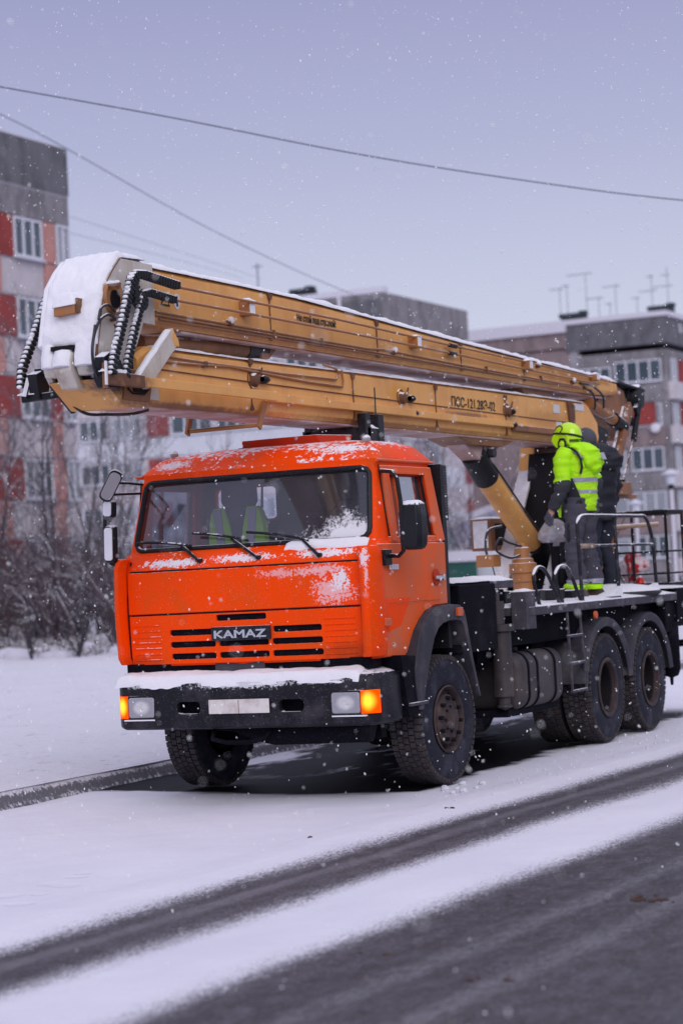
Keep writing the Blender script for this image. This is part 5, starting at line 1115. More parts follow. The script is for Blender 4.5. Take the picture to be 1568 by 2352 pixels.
# dark side panel toward the front/left hip
sp = MB(); rg = []
for z, a0, a1, rf, rl in ((.845, 10, 128, .146, .181), (.92, 15, 134, .152, .190), (1.0, 20, 126, .155, .193), (1.08, 24, 116, .160, .201), (1.16, 40, 106, .168, .210)):
    rg.append([P1(-.015 + rf * math.cos(R(a0 + (a1 - a0) * k / 8)), rl * math.sin(R(a0 + (a1 - a0) * k / 8)), z) for k in range(9)])
mbp = MB(); N9 = 9
for r_ in rg: mbp.v += r_
for i in range(len(rg) - 1):
    for k in range(8): mbp.f.append([i * 9 + k, i * 9 + k + 1, (i + 1) * 9 + k + 1, (i + 1) * 9 + k]); mbp.mi.append(0)
o = mbp.build('side_panel', m_dark, None, smooth=80, recalc=False); o.parent = p1; solid(o, .012, 0)
limb1('upper_sleeve', [(.01, .15, 1.42, .085), (.025, .20, 1.36, .092), (.03, .225, 1.25, .088), (.025, .24, 1.15, .082), (.02, .245, 1.125, .080)], m_hivis, wr=.014)
limb1('upper_sleeve', [(.01, -.15, 1.42, .085), (.02, -.20, 1.36, .092), (-.0, -.235, 1.2, .082), (-.02, -.245, 1.14, .08)], m_hivis, wr=.012, sd=3)
limb1('lower_sleeve', [(.02, .243, 1.145, .074), (.02, .245, 1.08, .075), (.08, .25, .98, .066), (.13, .25, .91, .055), (.155, .25, .875, .048)], m_sleeve, wr=.014)
limb1('lower_sleeve', [(-.02, -.245, 1.15, .074), (-.04, -.25, 1.10, .072), (.05, -.2, 1.03, .062), (.17, -.13, 1.0, .05)], m_sleeve, wr=.012, sd=4)
# armhole piping
mb = MB().tube([P1(.02, .19, 1.462), P1(-.06, .185, 1.452), P1(-.115, .175, 1.41), P1(-.15, .17, 1.34), P1(-.158, .165, 1.26), P1(-.14, .17, 1.2)], .014, 6); o = mb.build('armhole_piping', m_dark, None, smooth=80); o.parent = p1
# hood hanging on the back
hd1 = loft1('hood', [(-.13, -.03, 1.19, .03, .05), (-.155, -.03, 1.215, .055, .09), (-.165, -.025, 1.26, .075, .125), (-.145, -.015, 1.35, .098, .15), (-.10, -.01, 1.425, .115, .15), (-.04, 0, 1.47, .12, .13), (.0, 0, 1.50, .11, .11), (.02, 0, 1.515, .07, .08)], m_hivis, 26, wr=.045, sd=8)
for (a, b) in (((-.06, .155, 1.425), (-.175, .085, 1.345)), ((-.235, -.075, 1.40), (-.27, -.07, 1.33))):
    o = MB().bar(P1(*a), P1(*b), .05, .012, ref=P1(-1, .35, .3)).build('shoulder_reflector', m_reflect, None, bevel=.003); o.parent = p1
# trousers
for s, sd in ((1, 0), (-1, 5)):
    limb1('trouser_leg', [(-.01, s * .075, .96, .125), (-.01, s * .085, .88, .122), (0, s * .098, .75, .105), (.015, s * .112, .58, .092), (.02, s * .12, .47, .088), (.005, s * .128, .32, .090), (-.01, s * .135, .18, .098), (-.012, s * .138, .135, .098)], m_trs, wr=.016, sd=sd)
    limb1('reflective_cuff', [(-.012, s * .138, .175, .102), (-.012, s * .138, .13, .103)], m_reflect, wr=.006, sd=sd)
    limb1('hi_vis_cuff', [(-.005, s * .138, .13, .100), (.0, s * .14, .085, .102)], m_hivis, wr=.02, sd=sd)
    b = MB().loft([[P1(.03 + a * .15 * k - .02, s * .145 + c_ * .052 * k, z) for a, c_ in [(math.cos(t), math.sin(t)) for t in [2 * math.pi * q / 18 for q in range(18)]]] for z, k in ((.0, 1.0), (.02, 1.02), (.05, .95), (.09, .72), (.13, .55))]).build('boot', m_boot, None, smooth=70); b.parent = p1
    mb = MB().box(0, 0, 0, 0, 0, 0) if False else None
limb1('cargo_pocket', [(.01, .195, .74, .008), (.01, .200, .70, .018), (.015, .205, .58, .018), (.015, .205, .54, .008)], m_dark, wr=.002)
limb1('belt_tag', [(.13, .14, .92, .006), (.145, .145, .88, .03), (.14, .15, .82, .02), (.135, .15, .79, .004)], m_hivis, wr=.01)
# gloves
def glove(root, P, J, s, mat):
    w = Vector(J['wr' + s][:3]); e = Vector(J['el' + s][:3]); d = (w - e).normalized(); d = (d + Vector((.0, 0, -.6))).normalized(); palm = w + d * .06
    vs = [w, palm]; rd = [.038, (.031, .043)]; ed = [(0, 1)]
    for k in range(4):
        off = Vector((.024 * (k - 1.5), 0, 0)); L = (.062, .072, .068, .052)[k]; b = palm + d * .038 + off; m1 = b + d * L * .5; m2 = m1 + (d + Vector((-.45 - .12 * k, 0, 0))).normalized() * L * .6
        i = len(vs); vs += [b, m1, m2]; rd += [.0145, .0135, .012]; ed += [(1, i), (i, i + 1), (i + 1, i + 2)]
    tb_ = palm + Vector((.032, 0, .01)); tt = tb_ + Vector((.03, 0, -.028)); t2 = tt + Vector((.004, 0, -.03)); i = len(vs); vs += [tb_, tt, t2]; rd += [.017, .0145, .0125]; ed += [(1, i), (i, i + 1), (i + 1, i + 2)]
    o = skin_mesh('glove', [P(*v) for v in vs], ed, rd, mat, None, sub=1); o.parent = root
glove(p1, P1, J1, 'l', m_grey); glove(p1, P1, J1, 'r', m_grey)
# helmet with ear defender
hc = Vector((.105, 0, 1.60)); mb = MB(); rg = []
for k, ph in enumerate((0, 14, 28, 42, 56, 70, 84, 92, 98)):
    r_ = math.sin(R(ph)); z = math.cos(R(ph)); rg.append([P1(hc.x + .148 * r_ * math.cos(t) * (1.0 if math.cos(t) > 0 else 1.0) - .01, .115 * r_ * math.sin(t), hc.z - .005 + .128 * z - (.03 if math.cos(t) < -.2 and ph > 80 else 0)) if ph else P1(hc.x - .01 + .01 * math.cos(t), .01 * math.sin(t), hc.z + .123) for t in [2 * math.pi * q / 32 for q in range(32)]])
hel = mb.loft(rg).build('helmet', m_helmet, None, smooth=80); hel.parent = p1
shl_ = []
sh = MB()
for s2 in (1, -1):
    sh = MB().loft([[P1(hc.x + a, s2 * b, z) for a, z in ((-.085, 1.605), (.0, 1.635), (.10, 1.60), (.12, 1.545), (.07, 1.475), (-.02, 1.47), (-.085, 1.51))] for b in (.085, .112)])
    o = sh.build('helmet_side_shell', m_helmet, None, smooth=60, bevel=.012, seg=3); o.parent = p1
vs_ = MB().tube([P1(hc.x - .01 + .152 * math.cos(t), .119 * math.sin(t), 1.585 + .03 * math.cos(t * 1 - 1.0)) for t in [2 * math.pi * q / 30 for q in range(30)]], .011, 6, closed=True)
vs_.tube([P1(hc.x - .01 + dx, .115 * math.sqrt(max(.05, 1 - (dx / .148) ** 2 - ((z_ - 1.595) / .128) ** 2)) + .003, z_) for dx, z_ in [(.045 + .05 * math.cos(t), 1.655 + .035 * math.sin(t)) for t in [math.pi * 1.3 * q / 14 for q in range(15)]]], .006, 6)
for s_ in (1, -1): vs_.tube([P1(hc.x - .055, s_ * .118, 1.47), P1(hc.x - .055, s_ * .122, 1.52), P1(hc.x - .04, s_ * .122, 1.555), P1(hc.x + .0, s_ * .122, 1.555), P1(hc.x + .018, s_ * .122, 1.52), P1(hc.x + .018, s_ * .118, 1.47)], .013, 6)
o = vs_.build('helmet_trim', m_dark, None, smooth=80); o.parent = p1
cu_ = MB().loft([[P1(hc.x - .02 + .032 * math.cos(t) * k, s_ * b, 1.505 + .036 * math.sin(t) * k) for t in [2 * math.pi * q / 14 for q in range(14)]] for s_, b, k in ((1, .10, 1), (1, .13, 1), (1, .138, .7))]); cu_.loft([[P1(hc.x - .02 + .032 * math.cos(t) * k, s_ * b, 1.505 + .036 * math.sin(t) * k) for t in [2 * math.pi * q / 14 for q in range(14)]] for s_, b, k in ((-1, .10, 1), (-1, .13, 1), (-1, .138, .7))])
o = cu_.build('ear_defender', m_helmet, None, smooth=70); o.parent = p1

J2 = dict(J1); J2.update(ell=(.02, .25, 1.12, .045), wrl=(.10, .26, .88, .032), elr=(-.0, -.27, 1.12, .045), wrr=(.06, -.27, .86, .032))
p2, P2, loft2, limb2 = person((.70, 6.56, 1.378), (-.93, .36), 'person in dark navy hooded coat and trousers, half hidden behind the hi-vis worker', J2, 2)
loft2('coat', [(-.01, 0, .76, .16, .20), (-.01, 0, .90, .165, .205), (-.02, 0, 1.03, .165, .205), (-.03, 0, 1.20, .185, .225), (-.02, 0, 1.32, .185, .235), (0, 0, 1.40, .16, .215), (.03, 0, 1.46, .12, .15), (.06, 0, 1.52, .09, .09)], m_navy, 32, wr=.03)
loft2('coat_hood', [(-.12, -.02, 1.24, .05, .10), (-.17, -.02, 1.30, .11, .17), (-.16, -.01, 1.40, .13, .19), (-.10, 0, 1.48, .13, .17), (-.03, 0, 1.54, .11, .12), (.0, 0, 1.56, .05, .06)], m_navy, 26, wr=.05, sd=3)
for s, e, w in ((1, (.02, .25), (.10, .26)), (-1, (0, -.27), (.06, -.27))):
    limb2('coat_sleeve', [(.0, s * .15, 1.42, .10), (.0, s * .21, 1.34, .108), (e[0], e[1], 1.12, .092), (w[0], w[1], .90, .062)], m_navy, wr=.022, sd=s)
    limb2('trouser_leg', [(-.01, s * .075, .96, .13), (0, s * .10, .75, .11), (.01 + .04 * (s < 0), s * .12, .47, .092), (-.03, s * .135, .30, .088), (-.012, s * .14, .08, .09)], m_navy2, wr=.02, sd=s)
    b = MB().loft([[P2(.03 + a * .15 * k - .02, s * .145 + c_ * .055 * k, z) for a, c_ in [(math.cos(t), math.sin(t)) for t in [2 * math.pi * q / 18 for q in range(18)]]] for z, k in ((.0, 1.0), (.02, 1.02), (.05, .95), (.09, .72), (.13, .55))]).build('boot', m_boot, None, smooth=70); b.parent = p2
glove(p2, P2, J2, 'l', m_dark); glove(p2, P2, J2, 'r', m_dark)
mb = MB(); rg = []
for ph in (0, 18, 36, 54, 72, 90, 105, 118):
    r_ = max(.06, math.sin(R(ph))); rg.append([P2(.10 + .125 * r_ * math.cos(t), .105 * r_ * math.sin(t), 1.605 + .125 * math.cos(R(ph))) for t in [2 * math.pi * q / 24 for q in range(24)]])
o = mb.loft(rg).build('knitted_hat', m_grey, None, smooth=80); o.parent = p2

# red and white cloth hanging in the basket
mb = MB(); rg = []
for z, r1, r2, sx in ((1.80, .03, .03, 0), (1.76, .09, .05, .02), (1.70, .15, .08, .05), (1.63, .16, .09, .06), (1.57, .10, .07, .0), (1.50, .08, .06, -.01), (1.44, .06, .05, 0)):
    rg.append([(.36 + sx + r1 * math.cos(t) * (1 + .3 * noise.noise(Vector((math.cos(t) * 2, math.sin(t) * 2, z * 9)))), 8.60 + r2 * math.sin(t), z) for t in [2 * math.pi * q / 20 for q in range(20)]])
_n = N('red_white_cloth'); _f = _n.noise(9, 3, .6, stretch=(1, 1, .6)); m_cloth = _n.done(_n.bsdf(_n.mix(_n.step(_f, .46, .54), (.45, .02, .03), (.62, .50, .55)), .7, normal=_n.bump(_n.noise(16, 4), .8, .03)))
tag(mb.loft(rg).build('cloth_bundle', m_cloth, None, smooth=70), 'crumpled red and white cloth hanging inside the dark basket', 'cloth')
mb = MB().loft([[(.46 + .05 * k * math.cos(t), 8.58 + .05 * k * math.sin(t), z) for t in [2 * math.pi * q / 14 for q in range(14)]] for z, k in ((1.42, .9), (1.44, 1), (1.50, .8), (1.52, .3))])
tag(mb.build('red_cap', M('bright_red_plastic', (.7, .01, .005), .4), None, smooth=60), 'small bright red cap-like object on the snowy basket floor', 'cap')
# ================================================================ GROUND
FOOT = [(.86, -4.43, .10), (1.14, -4.71, .09), (.87, -3.99, .08), (.99, -4.03, .10), (.88, -3.73, .07), (.84, -3.60, .05), (1.05, -4.38, .05)]
def ground_mat():
    n = N('snowy_road'); p = n.pos; x, y, z = n.xyz(p)
    big = n.noise(.9, 3, .6, vec=p); 
    lng = n.noise(2.2, 5, .65, vec=p, stretch=(1, .10, 1)); fin = n.noise(38, 4, .7, vec=p, stretch=(1, .28, 1)); spk = n.noise(95, 2, .5, vec=p, stretch=(1, .45, 1))
    # lane coordinate that drifts slightly with y like the wheel tracks
    xp = n.sub(x, n.mul(n.add(y, 3.0), .040))
    xp = n.add(xp, n.mul(n.sub(lng, .5), .16)); grn = n.noise(230, 2, .6, vec=p, stretch=(1, .6, 1)); xq = n.add(n.add(xp, n.mul(n.sub(fin, .5), .22)), n.add(n.mul(n.sub(spk, .5), .38), n.mul(n.sub(grn, .5), .45)))
    a = n.mul(n.step(xq, 1.95, 2.12), n.step(xq, 2.88, 2.64)) 
    a = n.mul(a, n.sub(1, n.mul(n.mul(n.step(xp, 2.22, 2.32), n.step(xp, 2.46, 2.36)), .09)))
    b = n.step(xq, 3.50, 3.72)
    st = n.mx(n.mul(n.step(xp, 4.15, 4.30), n.step(xp, 4.42, 4.32)), n.mul(n.step(xp, 4.62, 4.76), n.step(xp, 4.92, 4.80)))
    b = n.mul(b, n.sub(1, n.mul(st, n.step(n.add(n.mul(fin, .4), n.mul(grn, .6)), .42, .62, .0, .20))))
    asp = n.mx(a, b)
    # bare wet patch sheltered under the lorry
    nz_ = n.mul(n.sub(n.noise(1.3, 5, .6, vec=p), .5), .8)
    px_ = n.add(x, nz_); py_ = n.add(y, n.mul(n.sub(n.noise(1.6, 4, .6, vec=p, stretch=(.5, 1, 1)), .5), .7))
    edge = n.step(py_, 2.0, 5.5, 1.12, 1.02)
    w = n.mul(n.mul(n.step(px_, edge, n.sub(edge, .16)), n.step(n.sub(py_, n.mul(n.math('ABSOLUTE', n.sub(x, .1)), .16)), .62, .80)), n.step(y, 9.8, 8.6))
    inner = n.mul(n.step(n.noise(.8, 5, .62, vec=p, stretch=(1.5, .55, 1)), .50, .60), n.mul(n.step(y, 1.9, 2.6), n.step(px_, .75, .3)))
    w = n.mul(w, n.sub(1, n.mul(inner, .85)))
    # grit on the snow by the rear wheels
    grit = n.mul(n.mul(n.step(n.noise(26, 5, .75, vec=p), .66, .71), n.step(n.noise(2, 3, vec=p), .45, .6)), n.mul(n.step(x, 1.05, 1.25), n.step(x, 2.15, 1.8)))
    grit = n.mul(grit, n.step(y, -.3, 1.4))
    snow = n.mix(n.noise(1.1, 4, .6, vec=p), (.80, .79, .87), (.65, .645, .74)); snow = n.mix(n.mul(n.step(n.noise(170, 2, vec=p), .60, .7), .18), snow, (.55, .55, .62))
    ac = n.mix(n.step(n.noise(60, 4, .7, vec=p, stretch=(1, .4, 1)), .35, .65), (.034, .029, .034), (.074, .064, .074)); ac = n.mix(n.mul(n.step(n.add(n.mul(spk, .5), n.mul(grn, .5)), .52, .66), n.step(x, 5.0, 3.0, .05, .34)), ac, (.46, .44, .56))
    ac = n.mix(n.mul(n.step(n.noise(.7, 3, vec=p, stretch=(1, .2, 1)), .42, .66), .5), ac, (.030, .025, .031))
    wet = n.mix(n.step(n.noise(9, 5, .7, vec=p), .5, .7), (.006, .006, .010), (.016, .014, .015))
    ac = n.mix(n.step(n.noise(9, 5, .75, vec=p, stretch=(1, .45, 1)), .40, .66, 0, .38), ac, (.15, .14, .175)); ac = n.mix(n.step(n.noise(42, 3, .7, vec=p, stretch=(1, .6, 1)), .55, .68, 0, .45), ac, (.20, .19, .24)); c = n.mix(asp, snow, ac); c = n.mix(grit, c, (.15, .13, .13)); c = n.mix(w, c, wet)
    rough = n.mix(w, n.mix(asp, (.9,) * 3, (.72,) * 3), (.58,) * 3)
    tread = n.noise(16, 2, .5, vec=p, stretch=(1.2, 2.2, 1))
    pr_ = None
    for (fx, fy, fr) in FOOT:
        d_ = n.step(n.dist3((fx, fy, 0), (fr, fr * .8, 1), vec=p), 1.25, .7); pr_ = d_ if pr_ is None else n.mx(pr_, d_)
    h = n.add(n.sub(n.mul(n.noise(4, 6, .68, vec=p), 1.2), n.mul(pr_, .9)), n.add(n.mul(n.noise(60, 3, .7, vec=p), .3), n.mul(n.mul(tread, n.mul(n.step(xp, 1.40, 1.5), n.step(xp, 1.80, 1.7))), .75)))
    nb_ = n.bump(h, .55, .03); return n.done(n.mixs(w, n.bsdf(c, rough, normal=nb_, spec=.3), n.bsdf(c, .6, normal=nb_, spec=.08)))
random.seed(5)
mb = MB()
def gz(x, y): 
    # gentle ridge of pushed snow between the tracks, ploughed lip at the roadside
    xp = x - .040 * (y + 3)
    return (.020 * noise.noise(Vector((x * 1.3, y * .5, 0))) + .007 * noise.noise(Vector((x * 4, y * 2.2, 5)))) * (1 if abs(x) > 1.5 or y < .5 else .2) + .022 * math.exp(-((xp - 3.3) / .28) ** 2) + .02 * math.exp(-((xp - 1.7) / .3) ** 2) * (1 if y < 8 else 0) - .012
xs = [-2.05 + .1 * i for i in range(105)] + [9, 10, 12, 15, 20, 30, 60]; ys = [-60, -30, -20, -15] + [-12 + .16 * i for i in range(150)] + [13, 15, 18, 22, 28, 36, 50, 80, 140, 300, 700]
mb.v = [Vector((x, y, gz(x, y))) for y in ys for x in xs]; W_ = len(xs)
mb.f = [[j * W_ + i, j * W_ + i + 1, (j + 1) * W_ + i + 1, (j + 1) * W_ + i] for j in range(len(ys) - 1) for i in range(W_ - 1)]; mb.mi = [0] * len(mb.f)
tag(mb.build('road', ground_mat(), None, smooth=80, recalc=False), kind='structure')
n = N('kerbside_snow_field'); p = n.pos; x, y, z = n.xyz(p)
sn = n.mix(n.noise(.7, 5, .6, vec=p), (.80, .79, .865), (.70, .70, .785)); g_ = n.mul(n.step(n.noise(7, 6, .75, vec=p, stretch=(1, .5, 1)), .56, .66), n.step(n.noise(.35, 3, vec=p), .38, .56)); sn = n.mix(n.mul(g_, .6), sn, (.30, .29, .30))
sn = n.mix(n.mul(n.step(n.noise(2.5, 6, .8, vec=p, stretch=(1, .3, 1)), .52, .62), n.step(x, -19, -24)), sn, (.20, .17, .17))
m_field = n.done(n.bsdf(sn, .9, normal=n.bump(n.add(n.noise(6, 6, .7, vec=p), n.mul(n.noise(40, 4, .7, vec=p), .3)), .8, .07), spec=.25))
mb = MB(); xs = [-2.12, -2.2, -2.3, -2.45] + [-2.7 - .3 * i for i in range(30)] + [-12 - 1.0 * i for i in range(40)] + [-60, -80, -120, -200, -400, -800]; ys = [-60, -20, -10] + [-6 + .35 * i for i in range(70)] + [19 + 1.2 * i for i in range(40)] + [70, 80, 100, 130, 200, 400, 900]
def fz(x, y):
    base = .12 + .02 * min(1, (-2.1 - x) / 1.0)
    far = max(0, (-18 - x)) * .012
    return base + min(.5, far) + .035 * noise.noise(Vector((x * .7, y * .5, 1))) * min(1, (-2.1 - x) / .4) + .018 * noise.noise(Vector((x * 3, y * 2.2, 4))) * min(1, (-2.1 - x) / .6)
xs = xs[::-1]
mb.v = [Vector((x, y, fz(x, y))) for y in ys for x in xs]; W_ = len(xs)
mb.f = [[j * W_ + i, j * W_ + i + 1, (j + 1) * W_ + i + 1, (j + 1) * W_ + i] for j in range(len(ys) - 1) for i in range(W_ - 1)]; mb.mi = [0] * len(mb.f)
tag(mb.build('snow_field', m_field, None, smooth=80, recalc=False), kind='structure')
n = N('kerb_frosted_stone'); p = n.pos; y = n.xyz(p)[1]; kz = n.xyz(p)[2]; m_kerb = n.done(n.bsdf(n.mix(n.step(n.add(n.add(n.noise(22, 5, .8, vec=p), n.step(kz, .05, .13, -.06, .28)), n.step(kz, .03, .0, 0, .10)), .50, .64), (.13, .13, .155), (.66, .655, .74)), .85, normal=n.bump(n.noise(30, 4, vec=p), .8, .02)))
mb = MB(); ysk = [-60, -30, -12] + [-8 + .25 * i for i in range(110)] + [20, 26, 40, 80, 200]
secs = []
for yy in ysk:
    w = .035 * noise.noise(Vector((yy * .7, 3, 1))) + .02 * noise.noise(Vector((yy * 2.3, 3, 1))); secs.append([(-2.04 + w, yy, -.03), (-2.09 + w, yy, .06), (-2.13 + w, yy, .115 + .012 * noise.noise(Vector((yy * 3, 0, 0)))), (-2.22, yy, .125), (-2.25, yy, -.03)])
tag(mb.loft(secs).build('kerb', m_kerb, None, smooth=50), kind='structure')
tag(MB().add([(-1500, -1500, -.06), (1500, -1500, -.06), (1500, 1500, -.06), (-1500, 1500, -.06)], [(0, 1, 2, 3)]).build('ground', m_field, None, smooth=0), kind='structure')
mb = MB(); random.seed(8)
for k in range(150):
    x = random.uniform(1.15, 1.9); y = random.uniform(-.4, 7.5); r_ = random.uniform(.004, .014)
    if k < 8: x, y, r_ = 1.25 + random.uniform(-.1, .3), 0.95 + random.uniform(-.3, .5), random.uniform(.02, .04)
    mb.sphere((x, y, gz(x, y) + r_ * .3), r_, 6, 4, (1, random.uniform(.7, 1.8), .7))
tag(mb.build('snow_crumbs', m_field, None, smooth=60), 'loose crumbs of dirty snow scattered beside the near wheels', 'snow crumbs', kind='stuff')
mb = MB()
for cx_, cy_, cnt, sp_ in ((4.62, -4.2, 16, .09), (3.75, -5.8, 3, .05), (4.6, -6.3, 4, .05), (1.9, -.4, 2, .03), (1.55, -1.95, 2, .02)):
    for k in range(cnt):
        x, y = cx_ + random.gauss(0, sp_), cy_ + random.gauss(0, sp_ * .7); mb.sphere((x, y, gz(x, y) + .003), random.uniform(.005, .016), 6, 4, (1.4, 1, .6))
tag(mb.build('road_dirt', M('brown_dirt', (.07, .035, .025), .9), None, smooth=60), 'brown crumbs of dirt dropped on the asphalt and snow', 'dirt', kind='stuff')

# ================================================================ BUILDINGS
def wallmat(name, col, col2, stain=.6, var=.4):
    n = N(name); p = n.pos; c = n.mix(n.noise(1.2, 4, .6, vec=p), col, col2)
    c = n.mix(n.mul(n.step(n.noise(1.3, 6, .74, vec=p, stretch=(1.3, 1.3, .5)), .42, .66), stain), c, tuple(k * .42 for k in col))
    return n.done(n.bsdf(c, .9, spec=.2, normal=n.bump(n.noise(8, 4, vec=p), .3, .03)))
w_conc = wallmat('stained_concrete', (.30, .285, .31), (.19, .18, .20), .85); w_dark = wallmat('dark_parapet_concrete', (.20, .20, .225), (.10, .10, .12), .9)
w_white = wallmat('whitewashed_panel', (.60, .56, .60), (.48, .44, .48), .25); w_red = wallmat('red_painted_panel', (.33, .05, .045), (.26, .07, .07), .45); w_sal = wallmat('faded_salmon_panel', (.55, .30, .27), (.45, .20, .18), .25)
w_grey = wallmat('grey_panel', (.34, .33, .37), (.27, .26, .30), .4); w_brown = wallmat('brown_stained_panel', (.30, .24, .25), (.22, .17, .18), .6); w_pale = wallmat('pale_blue_panel', (.62, .64, .72), (.55, .57, .64), .15)
m_wframe = M('white_window_frame', (.62, .63, .72), .6, var=.15); m_wglass = M('dark_window_glass', (.055, .085, .11), .15, var=.7, vs=1.5, coat=.5); m_curtain = M('curtained_glass', (.30, .33, .38), .3, var=.4, vs=2)
m_roofsnow = M('roof_snow', (.62, .61, .70), .9, var=.1)
def face_pt(ax, pl, u, z, o): return (pl + o, u, z) if ax == 'x' else (u, pl - o, z)
def fbox(mb, ax, pl, u0, u1, z0, z1, o0, o1):
    if ax == 'x': mb.box(pl + o0, pl + o1, u0, u1, z0, z1)
    else: mb.box(u0, u1, pl - o1, pl - o0, z0, z1)
    return mb
def window(par, ax, pl, u0, u1, z0, z1, panes, curt=0, sill=True):
    f = MB(); t = .085
    fbox(f, ax, pl, u0, u1, z0, z0 + t, .0, .07); fbox(f, ax, pl, u0, u1, z1 - t, z1, .0, .07); fbox(f, ax, pl, u0, u0 + t, z0 + t, z1 - t, .0, .07); fbox(f, ax, pl, u1 - t, u1, z0 + t, z1 - t, .0, .07)
    for k in range(1, panes):
        u = u0 + (u1 - u0) * k / panes; fbox(f, ax, pl, u - .055, u + .055, z0 + t, z1 - t, .0, .065)
    if sill: fbox(f, ax, pl, u0 - .06, u1 + .06, z0 - .06, z0 - .002, 0, .14)
    fr = f.build('window_frame', m_wframe, par)
    g = MB(); fbox(g, ax, pl, u0 + t - .01, u1 - t + .01, z0 + t - .01, z1 - t + .01, .002, .02); g.build('window_pane', m_curtain if curt else m_wglass, fr)
def panel(par, name, mat, ax, pl, u0, u1, z0, z1, o=.05): return fbox(MB(), ax, pl, u0, u1, z0, z1, -.05, o).build(name, mat, par)
# --- left block (red and white panels, tall stained parapet)
LBx = -31.0
A = empty('apartment_block', (-36, 42, 0), 'nearest apartment block at the left edge, red and white panels under a tall stained parapet', 'building', 'panel apartment blocks behind the road')
MB().box(-46, LBx - .06, 24, 46.5, 0, 14.7).build('wall', w_white, A)
MB().box(-46.2, LBx + .06, 23.8, 46.55, 14.82, 16.40).build('parapet', w_dark, A); MB().box(-46.1, LBx + .05, 23.9, 46.5, 14.72, 14.82).build('parapet_ledge', w_grey, A)
MB().box(-46.2, LBx + .06, 23.8, 46.55, 16.40, 16.46).build('roof_snow', m_roofsnow, A)
panel(A, 'wall_band', w_conc, 'x', LBx, 24, 46.5, 13.82, 14.72, .04)
rnd = random.Random(4)
for fl in range(6):
    zt_ = 13.80 - 2.59 * fl; zb = zt_ - 1.33
    if zb < .3: break
    for (u0, u1) in ((41.2, 43.22), (44.92, 45.66), (37.6, 39.5), (33, 35)):
        m_ = w_red if u0 < 44 else (w_sal if fl in (0, 3) else w_red); panel(A, 'coloured_panel', m_ if not (fl == 0 and u0 > 44) else w_sal, 'x', LBx, u0, u1, zb, zt_, .02)
    window(A, 'x', LBx, 43.24, 44.84, zb + .02, zt_ - .02, 3, 0); window(A, 'x', LBx, 45.70, 46.48, zb, zt_, 2, 1); window(A, 'x', LBx, 39.6, 41.1, zb, zt_, 3)
    for (u0, u1) in ((41.6, 42.5), (45.0, 45.6)): panel(A, 'faded_panel', w_sal, 'x', LBx, u0, u1, zb - 1.20, zb - .06, .012)
    panel(A, 'grey_joint', w_grey, 'x', LBx, 24, 46.5, zb - 1.27, zb - 1.21, .03)
# --- middle block
B = empty('apartment_block', (-50, 97, 0), 'apartment block rising behind the middle of the boom, dark end parapet and snowy roof edge', 'building', 'panel apartment blocks behind the road')
MB().box(-78, -40.66, 92.76, 104.2, 0, 15.3).build('wall', w_white, B)
MB().box(-78.2, -40.45, 92.5, 104.3, 15.3, 17.02).build('parapet', w_conc, B); MB().box(-78.2, -40.6, 92.44, 92.5, 15.35, 16.7).build('dark_parapet_face', w_dark, B)
MB().box(-78.2, -40.45, 92.45, 93.1, 17.02, 17.35).build('roof_edge_snow', m_roofsnow, B); MB().box(-43.2, -43.0, 92.38, 92.44, 15.3, 17.0).build('downpipe', m_roofsnow, B)
for fl in range(6):
    z1 = 14.1 - 2.56 * fl; z0 = z1 - 1.25
    if z0 < .2: break
    for k in range(9):
        ua = -60.3 - 4.6 + 4.55 * k
        if ua + 4.4 > -41: break
        if k % 3 == 2: panel(B, 'coloured_panel', w_red, 'y', 92.7, ua, ua + 1.4, z0, z1, .04); window(B, 'y', 92.7, ua + 1.6, ua + 4.3, z0, z1, 3, k % 2)
        else: window(B, 'y', 92.7, ua, ua + 2.0, z0, z1, 3, 0); window(B, 'y', 92.7, ua + 2.2, ua + 4.2, z0, z1, 3, 1)
    panel(B, 'pale_band', w_pale if fl % 2 else w_white, 'y', 92.7, -78, -40.66, z0 - 1.2, z0 - .1, .02)
    panel(B, 'balcony_panel', w_pale, 'x', -40.6, 93.2, 102.6, z0 - 1.2, z0 - .05, .02)
    panel(B, 'coloured_panel', w_red, 'x', -40.6, 103.2, 104.0, z0 - .9, z0 + .7, .05)
    if fl < 5: window(B, 'x', -40.6, 97.6, 99.4, z0, z1, 2, 1, False)
